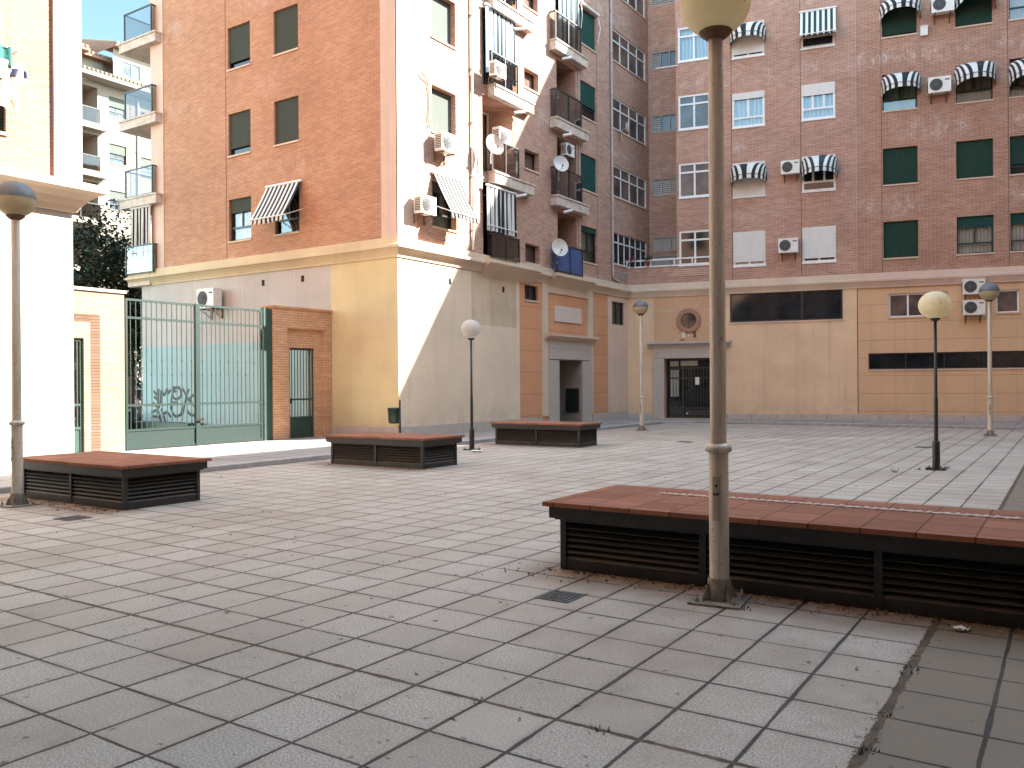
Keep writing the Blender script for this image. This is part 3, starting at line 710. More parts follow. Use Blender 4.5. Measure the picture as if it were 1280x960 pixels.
# recessed stair wall
RY = 2.12
opR = [(.62, 2.0, z+.80 if i else z+.38, z+1.52 if i else z+.92) for i, z in enumerate(SILL)]
opR.append((.62, 2.0, SILL[0]+1.10, SILL[0]+1.70))
m = MB(); m.wall(.0, 2.0, 5.4, ROOF_N, opR, .10, RY); m.build('recessed_brick_wall', M['brick'], NB, F0)
for k, o in enumerate(opR):
    q = MB(); q.box(o[0], o[1], RY+.07, RY+.085, o[2], o[3]); w = q.build('stair_window', M['glass_blue'] if k in (1,2,3,4) else plain('frosted_louvre', (.34,.29,.24), .4, .1, 4), NB, F0)
    q = MB(); a, b, c0, d0 = o[:4]
    for u in (a+.02, a+(b-a)*.28, a+(b-a)*.55, a+(b-a)*.78, b-.02): q.box(u-.02, u+.02, RY-.0, RY+.05, c0, d0)
    for zz in (c0+.02, d0-.02): q.box(a+.04, b-.04, RY+.005, RY+.045, zz-.02, zz+.02)
    q.build('window_bars', plain('grey_bars_%d' % k, (.33,.32,.30), .5, .1, 6), w)
    q = MB(); n_ = 8
    for j in range(n_):
        zz = c0+.05+(d0-c0-.08)*j/n_; lim = .28 if k in (2, 3) else 1.
        q.face([(a+.03,RY+.05,zz),(a+(b-a)*lim-.03,RY+.05,zz),(a+(b-a)*lim-.03,RY+.066,zz+.05),(a+.03,RY+.066,zz+.05)])
    q.build('louvre_blades', M['pipe'], w)
# terrace front above the portal
m = MB(); m.box(.0, 2.0, .0, .16, 5.43, 6.10); m.build('terrace_parapet', M['brick'], NB, F0)
m = MB(); m.box(.0, 2.0, .16, RY-.01, 5.60, 5.70); m.build('terrace_floor', M['soffit'], NB, F0)
m = MB(); m.box(-.05, 3.40, -.03, .03, 6.36, 6.42); m.box(-.05, 3.40, -.03, .17, 6.104, 6.16)
for u in (.0, .95, 1.9, 2.6, 3.36): m.box(u-.025, u+.025, -.025, .025, 6.16, 6.36)
m.build('terrace_railing', M['white_paint'], NB, F0)
m = MB()
for k in range(4): m.box(1.88, 3.2, -.02, .004, 5.70+k*.075, 5.735+k*.075)
m.build('vent_grille', M['trim_pink'], NB, F0)
# ground floor
DN = (1.48, 3.40, .10, 2.46); BW = (4.02, 8.07, 3.80, 4.92); NWa = (9.62, 11.52, 3.80, 4.66); NWb = (13.03, 13.74, 3.84, 4.64); ST = (8.93, NL-1, 1.93, 2.52)
field(NB, F0, 'ground_floor_wall', 0, 1.06, .28, 4.90, 'beige'); field(NB, F0, 'ground_floor_wall', 1.06, 3.80, 2.46, 4.90, 'salmon2')
field(NB, F0, 'ground_floor_wall', 1.06, 3.80, .08, 2.46, 'salmon2', [DN+(.45,)])
field(NB, F0, 'ground_floor_wall', 3.80, 8.555, .28, 4.90, 'beige', [BW+(.10,)]); field(NB, F0, 'ground_floor_wall', 8.585, NL, .28, 4.90, 'beige2', [NWa, NWb, ST+(.12,)])
m = MB()
for z in (4.34, 3.78): m.box(1.07, 1.93 if True else 0, -.006, .004, z-.014, z+.014, skip='b'); m.box(2.97, 3.79, -.006, .004, z-.014, z+.014, skip='b')
def bar2(m, p, q, w=.014, y=-.006):
    d = Vector((q[0]-p[0], 0, q[1]-p[1])).normalized(); n = Vector((-d.z, 0, d.x))*w
    m.face([(p[0]-n.x,y,p[1]-n.z),(q[0]-n.x,y,q[1]-n.z),(q[0]+n.x,y,q[1]+n.z),(p[0]+n.x,y,p[1]+n.z)])
for p, q in (((2.20,4.40),(1.88,4.88)), ((2.68,4.40),(3.02,4.88)), ((2.14,3.44),(1.90,3.16)), ((2.74,3.44),(2.98,3.16))): bar2(m, p, q)
m.box(3.76, 3.83, -.02, .004, 2.9, 4.90, skip='b')
m.build('render_groove', M['trim'], NB, F0)
m = MB()
for r0, r1, y0, y1 in ((.33,.33,0,-.05),(.33,.30,-.05,-.07),(.30,.34,-.07,-.07),(.34,.46,-.07,-.07),(.46,.48,-.07,-.05),(.48,.48,-.05,0)):
    m.grid([[(2.445+r*math.cos(a), y, 3.94+r*math.sin(a)) for a in [2*math.pi*k/40 for k in range(40)]] for r, y in ((r0, y0), (r1, y1))], close=True, smooth=False)
rw = m.build('round_window', plain('round_brick_ring', (.36,.185,.125), .85, .15, 12, bump=.2), NB, F0)
m = MB(); m.face([(2.445+.335*math.cos(a), -.012, 3.94+.335*math.sin(a)) for a in [2*math.pi*k/40 for k in range(40)]]); m.build('pane', M['glass'], rw)
m = MB(); m.box(2.43, 2.46, -.03, -.014, 3.62, 4.26); m.box(2.12, 2.77, -.03, -.014, 3.925, 3.955); m.build('glazing_bar', M['alu_black'], rw)
# stone portal with its cornice and door
m = MB()
for a, b in ((1.05,1.48),(3.40,3.83)):
    z = .08
    for h in (.50,.47,.47,.47,.47):
        m.box(a+.004, b-.004, -.08, .014, z+.004, z+h-.004); z += h
m.box(1.054, 3.826, -.08, .014, 2.468, 2.92)
po = m.build('stone_portal', M['granite'], NB, F0)
m = MB(); m.extrude([(0,2.90),(.12,2.90),(.14,2.95),(.20,3.00),(.26,3.02),(.28,3.03),(.28,3.11),(0,3.13)], .84, 4.04); m.build('portal_cornice', M['plinth'], po)
m = MB(); y = .45
fwz = .06
m.box(1.48, 3.40, y-.06, y, 2.06, 2.12); m.box(1.48, 1.54, y-.06, y, .1, 2.46); m.box(3.34, 3.40, y-.06, y, .1, 2.46); m.box(2.10, 2.16, y-.06, y, .1, 2.46); m.box(1.54, 3.34, y-.06, y, 2.40, 2.46)
for a, b in ((1.54,2.10),(2.16,3.34)):
    m.box(a, b, y-.05, y, .10, .16); m.box(a, b, y-.05, y, .46, .52); m.box(a+.06, b-.06, y-.03, y, .20, .42)
    k = a+.09
    while k < b-.05: m.box(k-.011, k+.011, y-.055, y-.03, .52, 2.06); k += .115
for a, b in ((1.54,2.10),(2.16,3.34)): m.box(a, b, y-.052, y-.034, 1.66, 1.72)
dn = m.build('entrance_door', M['alu_black'], NB, F0)
m = MB(); m.face([(1.5,y-.01,.1),(3.38,y-.01,.1),(3.38,y-.01,2.44),(1.5,y-.01,2.44)]); m.build('pane', M['glass'], dn)
m = MB(); m.box(1.62, 1.96, y-.02, y-.012, .95, 2.02); m.box(1.62, 1.96, y-.02, y-.012, 2.16, 2.36); m.box(2.05, 2.72, y-.03, y-.061-.0, 2.17, 2.37); m.build('back_light_panel', plain('pale_hall_glass', (.30,.31,.27), .25, .2, 3), dn)
m = MB(); m.box(2.62, 2.78, y-.075, y-.07, 1.42, 1.72); m.build('notice', M['paper'], dn)
m = MB(); m.lathe([(0,.03),(.035,.02),(.04,0)], (2.30,y-.06,.28), 12, axis='y'); m.build('knob', M['alu_white'], dn)
# strip of glazing, white windows, slot windows
window(NB, F0, *BW, rec=.10, frame='alu_black', pane='glass', cols=1, sill='trim', fw=.06)
m = MB(); m.box(6.61, 6.68, .03, .09, 3.86, 4.86); m.build('mullion', M['alu_black'], NB, F0)
window(NB, F0, *NWa, rec=.15, frame='alu_white', pane='glass_brown', cols=3, sill='salmon2', fw=.06)
window(NB, F0, *NWb, rec=.15, frame='alu_white', pane='glass_brown', cols=1, sill='salmon2', fw=.055)
window(NB, F0, *ST, rec=.12, frame='alu_black', pane='glass', cols=11, sill='trim', fw=.045)
m = MB(); m.box(3.84, NL, -.03, .01, .08, .29); m.box(0, 1.05, -.03, .01, .08, .29)
m.build('plinth', M['plinth'], NB, F0)
m = MB(); u = 3.9
while u < NL: m.box(u-.006, u+.006, -.033, -.02, .09, .28); u += .9
m.build('plinth_seam', M['joint'], NB, F0)
m = MB(); m.extrude(CORN_LOW, 0, 8.56, 0, 0); m.build('cornice', M['trim'], NB, F0)
m = MB(); m.extrude([(n+.03 if n else 0, z) for n, z in CORN_LOW], 8.56, NL, 0, 0); m.build('cornice', M['trim_pink'], NB, F0)
# text over the door
def letter(s, mat, u, z, size, name='door_number'):
    cu = bpy.data.curves.new(name, 'FONT'); cu.body = s; cu.size = size; cu.extrude = .012; cu.offset = .006
    cu.materials.append(mat); o = bpy.data.objects.new(name, cu); COL.objects.link(o)
    bpy.context.view_layer.update(); me = bpy.data.meshes.new_from_object(o.evaluated_get(bpy.context.evaluated_depsgraph_get()))
    bpy.data.objects.remove(o); me.name = name; o = bpy.data.objects.new(name, me); COL.objects.link(o)
    if not me.materials: me.materials.append(mat)
    o.parent = NB; o.location = (u, -.016, z); o.rotation_euler = (R(90), 0, 0); return o
lm_dark = plain('dark_painted_letter', (.03,.022,.018), .6, .2, 8); lm_pale = plain('flaking_pale_letter', (.88,.82,.72), .8, .25, 30)
letter('B', lm_pale, 2.17, 3.29, .27); letter('-', lm_pale, 2.40, 3.29, .27); letter('5', lm_dark, 2.60, 3.29, .28)
m = MB(); m.box(2.10, 2.30, -.010, .004, 3.165, 3.20); m.build('paint_smear', lm_dark, NB, F0)
m = MB(); m.box(2.02, NL, .35, 13, 5.3, ROOF_N-.1); m.box(.05, NL, .62, 13, 0, 5.3); m.box(-.8, 2.02, RY+.3, 13, 5.3, ROOF_N-.1); m.build('inner_walls', M['brick_far'], NB, F0)
m = MB(); m.box(2.0, NL, -.02, 13.2, ROOF_N-.3, ROOF_N); m.box(-.8, 2.0, RY-.02, 13.2, ROOF_N-.3, ROOF_N); m.build('roof', M['roof_tile'], NB, F0)

# ================================================================== left building
LBD = empty('apartment_building', 'sunlit white and pale brick block at the left edge with a deep curved cornice', 'building', (XS, 8.33, 0))
FB = ((0, -8.33, 0), R(90))
opB = [(5.6,7.20,z,HEAD[i],.14) for i, z in enumerate((5.78, 8.45, 11.1, 13.8))]+[(1.0,2.3,z,z+1.32,.14) for z in (5.78, 8.45, 11.1, 13.8)]
opB = [(a,b,z,z+1.32,r) for a,b,z,_,r in opB]
m = MB(); m.wall(-12, 7.90, 5.12, 23, opB, .14); m.build('brick_wall', M['brick_cream'], LBD, FB)
for o in opB: window(LBD, FB, *o[:4], rec=.14, frame='alu_black', pane='glass', shut=.25 if o[0] > 3 else .9, shm='sh_grey', sill='trim')
m = MB(); m.box(8.0, 8.50, -.03, .4, 5.12, 23, skip='b'); m.build('corner_pilaster', M['whitewall'], LBD, FB)
m = MB(); m.box(7.90, 8.0, .03, .1, 5.12, 23); m.box(7.22, 7.30, -.004, .02, 5.20, 23); m.build('movement_joint', M['brick_far'], LBD, FB)
LC = [(0,4.62),(.05,4.63),(.10,4.72),(.20,4.84),(.33,4.93),(.42,4.96),(.46,4.97),(.46,5.07),(.42,5.10),(.05,5.20),(0,5.20)]
m = MB(); m.extrude(LC, -12, 8.34, 0, .9); m.build('cornice', M['trim'], LBD, FB)
m = MB(); m.wall(-12, 8.33, .30, 4.66); m.build('ground_floor_wall', M['whitewall'], LBD, FB)
m = MB(); m.box(-12, 8.33, -.03, .02, ZP, .30); m.build('plinth', M['plinth'], LBD, FB)
m = MB(); m.box(-12, 8.32, .22, 11, 0, 23); m.build('inner_walls', M['brick_far'], LBD, FB)
m = MB(); m.box(-12.2, 8.7, -.1, 11, 23, 23.4); m.build('roof', M['roof_tile'], LBD, FB)  # unseen upper storeys raised to block sky light from the long brick side

# ================================================================== east building (closes the plaza on the right)
EB = empty('apartment_building', 'tall plain brick apartment block closing the plaza on its right side, shading the paving', 'building', (8.0, 36, 0))
FE = ((0, 0, 0), R(-90))                     # x = 36 - Y
opE = [(u, u+1.2, z, z+1.32, .12) for u in [2+3.4*k for k in range(13)] for z in SILL]
m = MB(); m.wall(0, 48, 5.3, 22.6, opE, .12); m.build('brick_wall', M['brick'], EB, FE)
m = MB(); m.wall(0, 48, 0, 5.0); m.build('ground_floor_wall', M['beige'], EB, FE)
m = MB(); m.extrude([(0,5.0),(.16,5.1),(.16,5.25),(0,5.3)], 0, 48); m.build('cornice', M['trim'], EB, FE)
w0 = window(EB, FE, *opE[0][:4], rec=.12, shut=.5, cur='cur_white')
for o in opE[1:]:
    c = w0.copy(); COL.objects.link(c); c.location = Vector((0, -(o[0]-opE[0][0]), o[2]-opE[0][2]))
    for ch in list(w0.children):
        d = ch.copy(); COL.objects.link(d); d.parent = c
m = MB(); m.box(0, 48, .25, 11, 0, 22.6); m.build('inner_walls', M['brick_far'], EB, FE)
m = MB(); m.box(-.1, 48.1, .0, 11.1, 22.3, 22.6); m.build('roof', M['roof_tile'], EB, FE)
m = MB(); m.box(10.0, 15.0, .0, 5, 22.6, 25.2); m.build('roof_shade_box', M['brick'], EB, FE)  # unseen roof box added to shade the left lamp globe

SOB = empty('apartment_building', 'unseen plain brick apartment block added behind the viewer, its open porch darkening the near paving', 'building', (7.9, 1.9, 0))  # unseen block; its porch is sized to keep sky light off the near paving
FSO = ((0, 0, 0), R(180))                    # x = 7.9 - X
opO = [(u, u+1.2, z, z+1.32, .12) for u in [1.5+3.2*k for k in range(6)] for z in SILL]
m = MB(); m.wall(0, 21.2, 4.3, 19.0, opO, .12); m.build('brick_wall', M['brick'], SOB, FSO)
m = MB(); m.box(0, 21.2, .0, 7.2, 3.45, 4.3); m.build('porch_shade_slab', M['soffit'], SOB, FSO)
m = MB(); m.box(0, 21.2, 7.0, 7.4, 0, 3.45); m.build('ground_floor_wall', M['beige2'], SOB, FSO)
for u in (.6, 5.0, 14.0, 18.6):
    m = MB(); m.box(u-.2, u+.2, .2, .6, 0, 3.45); m.build('porch_column', M['granite'], SOB, FSO)
w0 = window(SOB, FSO, *opO[0][:4], rec=.12, shut=.5, cur='cur_white')
for o in opO[1:]:
    c = w0.copy(); COL.objects.link(c); c.location = Vector((-(o[0]-opO[0][0]), 0, o[2]-opO[0][2]))
    for ch in list(w0.children):
        d = ch.copy(); COL.objects.link(d); d.parent = c
m = MB(); m.box(0, 21.2, .25, 12, 4.3, 19.0); m.build('inner_walls', M['brick_far'], SOB, FSO)
m = MB(); m.box(-.1, 21.3, .0, 12.1, 18.7, 19.0); m.build('roof', M['roof_tile'], SOB, FSO)

# ================================================================== far building beyond the street
XF = -44.
FBD = empty('apartment_building', 'distant cream apartment block with recessed balconies and tiled eaves', 'building', (XF, 27, 0))
FF = ((0, -27, 0), R(90))
fz = [17.49-1.14-2.57*k for k in range(7)]   # sills
opF = []
for z in fz:
    opF += [(26.60,27.62,z+.05,z+1.10), (28.50,29.6,z-.3,z+.75), (30.6,31.6,z-.3,z+.75), (22.5,25.95,z-.72,z+1.35,1.5)]
m = MB(); m.wall(20, 34, 0, 18.0, opF, .16); m.build('wall', M['creamwall'], FBD, FF)
for o in opF:
    if len(o) == 4: window(FBD, FF, *o, rec=.16, frame='alu_black', pane='glass_blue', shut=.45 if rnd.random() < .6 else .2, shm='sh_pale', sill='creamwall', low=.3)
    else:
        m = MB(); m.face([(o[0],1.5,o[2]),(o[1],1.5,o[2]),(o[1],1.5,o[3]),(o[0],1.5,o[3])]); m.build('balcony_back_wall', M['brick_pier'], FBD, FF)
        m = MB(); m.box(22.4, 26.25, -.45, .02, o[2]-.30, o[2]); m.build('balcony_slab', M['creamwall'], FBD, FF)
        railing(FBD, FF, 22.6, 25.9, o[2], o[2]+.85, -.3, .02, glass='smoked_pale', bars=3)
joint(FBD, FF, 27.85, 3, 17.6, .05)
pipe(FBD, FF, 28.30, 3, 17.6, 'pipe_white', .06)
m = MB()                                     # main eaves with a sloping tile skirt
m.face([(20,-.02,18.0),(34,-.02,18.0),(34,-.75,18.05),(20,-.75,18.05)]); m.face([(20,-.75,18.05),(34,-.75,18.05),(34,-.75,18.28),(20,-.75,18.28)])
m.face([(20,-.75,18.28),(34,-.75,18.28),(34,1.2,18.95),(20,1.2,18.95)])
ev = m.build('eaves', M['creamwall'], FBD, FF)
m = MB(); u = 20.
while u < 34:
    m.tube([(u,-.80,18.33),(u,1.15,19.0)], .085, 6); u += .24
m.build('tile_skirt', M['roof_pale'], ev)
AT = [(28.15,29.3,19.25,20.15)]
m = MB(); m.wall(20, 25.7, 18.6, 20.0, (), .1, 1.2); m.wall(25.7, 27.6, 18.6, 20.1, [(25.8,26.1,19.2,19.7)], .1, 2.2); m.wall(27.6, 34, 18.6, 20.7, AT, .1, 1.2)
m.face([(25.7,1.2,18.6),(25.7,2.2,18.6),(25.7,2.2,20.0),(25.7,1.2,20.0)]); m.box(20, 34, 2.4, 10, 17.9, 20.3); m.box(20, 34, 1.7, 10, 0, 17.8)
at = m.build('attic_wall', M['creamwall'], FBD, FF)
window(FBD, ((0,-27,0), R(90)), 28.15, 29.3, 19.25, 20.15, rec=1.29, frame='alu_black', pane='glass_blue', cols=2, sill=None)
def tiled_roof(name, u0, u1, y0, z0, y1, z1, mat):
    m = MB(); m.face([(u0,y0,z0),(u1,y0,z0),(u1,y1,z1),(u0,y1,z1)]); m.face([(u0,y0,z0-.16),(u1,y0,z0-.16),(u1,y0,z0),(u0,y0,z0)]); m.face([(u0,y0,z0-.16),(u0,y0+1,z0-.16),(u1,y0+1,z0-.16),(u1,y0,z0-.16)])
    m.face([(u1,y0,z0-.16),(u1,y1,z0-.16),(u1,y1,z1),(u1,y0,z0)]); m.face([(u0,y0,z0-.16),(u0,y0,z0),(u0,y1,z1),(u0,y1,z0-.16)])
    r = m.build(name, M['roof_tile'], FBD, FF); q = MB(); u = u0+.1
    while u < u1: q.tube([(u,y0-.05,z0+.04),(u,y1,z1+.04)], .09, 6); u += .26
    q.build('roof_tiles', M[mat], r)
tiled_roof('roof', 20, 26.0, .75, 20.05, 5, 21.3, 'roof_pale'); tiled_roof('roof', 25.6, 28.0, 1.75, 20.2, 5, 21.3, 'roof_pale'); tiled_roof('roof', 27.5, 34, .75, 20.85, 5, 22.0, 'roof_pale')

# ================================================================== gate, brick piers, doors
def pier(label, u0, u1, ztop, rec, door, mat, cap, door_mat, glass, splay=0):
    """rec=(a,b,z,depth) recess, door=(a,b,z1)"""
    root = empty('brick_gate_pier', label, 'gate pier', (XG, (u0+u1)/2, 0))
    fr = ((0, -(u0+u1)/2, 0), R(90)); a, b, zr, dp = rec; da, db, dz = door
    m = MB(); m.wall(u0, u1, .0, ztop, [(a,b,.0,zr,dp)] if not splay else (), dp) if not splay else None
    if splay:
        m.wall(u0, a, 0, ztop); m.wall(b, u1, 0, ztop); m.wall(a, b, zr, ztop); sp = splay
        m.face([(b,0,0),(b,0,zr),(b-sp,dp,zr-sp),(b-sp,dp,0)][::-1]); m.face([(a,0,zr),(b,0,zr),(b-sp,dp,zr-sp),(a,dp,zr-sp)][::-1]); m.face([(a,0,0),(a,0,zr),(a,dp,zr-sp),(a,dp,0)])
    m.wall(a, b, 0, zr, [(da,db,0,dz,.12)], .12, dp)
    m.face([(u0,.36,0),(u0,0,0),(u0,0,ztop),(u0,.36,ztop)]); m.face([(u1,0,0),(u1,.36,0),(u1,.36,ztop),(u1,0,ztop)])
    m.face([(u0,0,ztop),(u1,0,ztop),(u1,.36,ztop),(u0,.36,ztop)])
    m.wall(u0, u1, 0, ztop, [(da,db,0,dz,.02)], .02, .36)
    m.build('brick_body', M[mat], root, fr)
    m = MB(); m.box(u0-.03, u1+.04, -.04, .40, ztop, ztop+.06); m.build('coping', M[cap], root, fr)
    m = MB(); y0, y1 = dp+.05, dp+.10; f = .06
    m.box(da, da+f, y0, y1, .06, dz); m.box(db-f, db, y0, y1, .06, dz); m.box(da+f, db-f, y0, y1, dz-f, dz); m.box(da+f, db-f, y0, y1, .06, .12); m.box(da+f, db-f, y0, y1, .60, .66); m.box(da+f, db-f, y0, y1, 1.10, 1.15)
    m.box(da+f, db-f, y0+.02, y1-.01, .12, .60)
    k = da+f+.07
    while k < db-f-.02:
        m.box(k-.010, k+.010, y0+.01, y0+.03, .66, dz-f); k += .105
    d = m.build('pedestrian_gate', M[door_mat], root, fr)
    m = MB(); m.box(da+.02, da+.07, y0-.05, y0-.005, 1.02, 1.16); m.build('handle', M['alu_white'] if glass else M['black_paint'], d)
    if glass:
        m = MB(); m.face([(da+f,y1-.02,.66),(db-f,y1-.02,.66),(db-f,y1-.02,dz-f),(da+f,y1-.02,dz-f)]); m.build('pane', M['smoked'], d)
    return root
pier('sunlit pale brick gate pier with recessed green door left of the green gate', 8.9, 10.84, 3.55, (9.0,10.28,3.05,.10), (9.0,9.98,2.54), 'brick_cream', 'whitewall', 'gate_dark', True, .16)
pier('shaded orange brick gate pier with narrow dark barred door right of the green gate', 14.99, 17.08, 3.55, (15.48,16.84,3.03,.10), (15.64,16.53,2.52), 'brick_pier', 'brick_pier', 'gate_dark', False)

gate = empty('metal_gate', 'tall sea green double leaf barred metal gate between the two brick piers', 'gate', (XG, 12.8, 0))
fg = ((0, -12.8, 0), R(90))
def leaf(u0, u1):
    m = MB(); f = .05; y0, y1 = .02, .07; z0, z1 = .10, 3.46
    for u in (u0+f/2, u1-f/2): m.box(u-f/2, u+f/2, y0, y1, z0, z1)
    for zc in (z1-f/2, 3.035, 1.085, .53, z0+.035): m.box(u0+f, u1-f, y0, y1, zc-.025, zc+.025)
    L = m.build('gate_leaf', M['gate'], gate, fg)
    m = MB(); m.box(u0+f, u1-f, .035, .05, z0+.06, .505); m.build('kick_panel', M['gate'], L)
    m = MB(); n = int((u1-u0)/.122); 
    for k in range(1, n):
        u = u0+(u1-u0)*k/n
        m.box(u-.008, u+.008, .037, .053, .555, 1.06); m.box(u-.008, u+.008, .037, .053, 1.11, 3.01); m.box(u-.008, u+.008, .037, .053, 3.06, 3.41)
        if k % 2:
            for z in (1.78, 2.10): m.lathe([(.008,-.03),(.02,-.02),(.012,0),(.02,.02),(.008,.03)], (u,.045,z), 8)
        for z in (1.50, 2.45, .78): m.lathe([(.008,-.02),(.016,0),(.008,.02)], (u,.045,z), 6)
    m.build('bars', M['gate'], L)
    return L
La = leaf(10.88, 12.70); Lb = leaf(12.745, 14.66)
m = MB(); m.box(12.66, 12.78, .0, .02, .08, 3.47); m.build('meeting_stile', M['gate'], gate, fg)
m = MB(); m.box(12.60, 12.84, -.06, .0, .68, .74); m.build('bolt', M['black_paint'], gate, fg)
m = MB(); m.box(14.70, 14.84, .0, .12, .03, 3.52); m.box(14.84, 14.985, .03, .09, .03, 3.50); m.build('gate_post', M['gate_dark'], gate, fg)
for z in (.5, 1.08, 3.03):
    m = MB(); m.box(14.66, 14.72, .02, .07, z-.05, z+.05); m.build('hinge', M['black_paint'], gate, fg)

# ================================================================== benches
def bench(label, x0, x1, y0, y1, ppan, group='louvred bench boxes on the plaza', frontlabel=None):
    """box foot print; top overhangs"""
    n = ppan; L, D = x1-x0, y1-y0
    root = empty('tiled_bench', label, 'bench', (x0, y0, 0), 0, group)
    m = MB(); p = .05
    for k in range(n+1):
        x = L*k/n; a = max(0, x-p/2) if 0 < k < n else (0 if k == 0 else L-p)
        m.box(a, a+p, 0, p, 0, .42); m.box(a, a+p, D-p, D, 0, .42)
        if 0 < k < n: pass
    for a, b in [(L*k/n+(p if k == 0 else p/2), L*(k+1)/n-(p if k == n-1 else p/2)) for k in range(n)]:
        for y in ((.008, p-.008), (D-p+.008, D-.008)):
            m.box(a, b, y[0], y[1], 0, .085); m.box(a, b, y[0], y[1], .385, .42)
    for x in ((.008, p-.008), (L-p+.008, L-.008)):
        m.box(x[0], x[1], p, D-p, 0, .085); m.box(x[0], x[1], p, D-p, .385, .42)
    m.build('frame', M['slatframe'], root)
    def panel(a, b, side):
        q = MB(); z = .092; h = .049; bl = .041; i0, i1 = .008, .050
        while z < .375:
            t = .007
            for zz, dd in ((z, 0),):
                if side == 'f': P = lambda u, y, v: (u, y, v)
                if side == 'b': P = lambda u, y, v: (a+b-u, D-y, v)
                if side == 'l': P = lambda u, y, v: (y, a+b-u, v)
                if side == 'r': P = lambda u, y, v: (L-y, u, v)
                q.face([P(a,i0,z),P(b,i0,z),P(b,i1,z+bl),P(a,i1,z+bl)])
                q.face([P(a,i0,z-t),P(b,i0,z-t),P(b,i0,z),P(a,i0,z)])
                q.face([P(a,i1,z+bl-t),P(b,i1,z+bl-t),P(b,i0,z-t),P(a,i0,z-t)])
            z += h
        q.build('louvre_panel', M['slat'], root)
    for k in range(n):
        a, b = L*k/n+(p if k == 0 else p/2), L*(k+1)/n-(p if k == n-1 else p/2)
        panel(a, b, 'f'); panel(a, b, 'b')
    panel(p, D-p, 'l'); panel(p, D-p, 'r')
    m = MB(); m.box(.06, L-.06, .06, D-.06, .01, .41); m.build('core', M['dark'], root)
    m = MB(); o = .065; m.box(-o, L+o, -o, D+o, .42, .515); m.box(-.03, L+.03, -.03, D+.03, .405, .42); m.build('fascia', M['slatframe'], root)
    m = MB(); o = .105
    NX_, NY_ = round((L+2*o)/.33), round((D+2*o)/.33); m.box(-o, L+o, -o, D+o, .515, .55)
    t = m.build('tiled_top', M['terracotta'], root); return root
bench('longest tiled bench box, with a white rope along its red top', -3.47, 1.33, 5.93, 7.05, 4)
bench('tiled bench box on the left beside the grey lamp post, nearest the white building', -11.97, -9.58, 5.95, 7.02, 2)
bench('middle tiled bench box in front of the yellow corner and the litter bin', -11.87, -9.60, 11.62, 12.62, 2)
bench('farthest tiled bench box in front of the shaded grey doorway', -12.05, -9.66, 17.42, 18.30, 2)
m = MB(); pts = []; 
for k in range(140):
    x = -2.95+4.2*k/139; pts.append((x, 6.72+.012*math.sin(x*2.1)+.004*math.sin(k*1.3), .556+.003*math.sin(k*2.2)))
m.tube(pts, [.006+.009*(k % 2) for k in range(140)], 6)
tag(m.build('rope', M['rope']), 'thin twisted white rope lying along the top of the longest bench', 'rope')

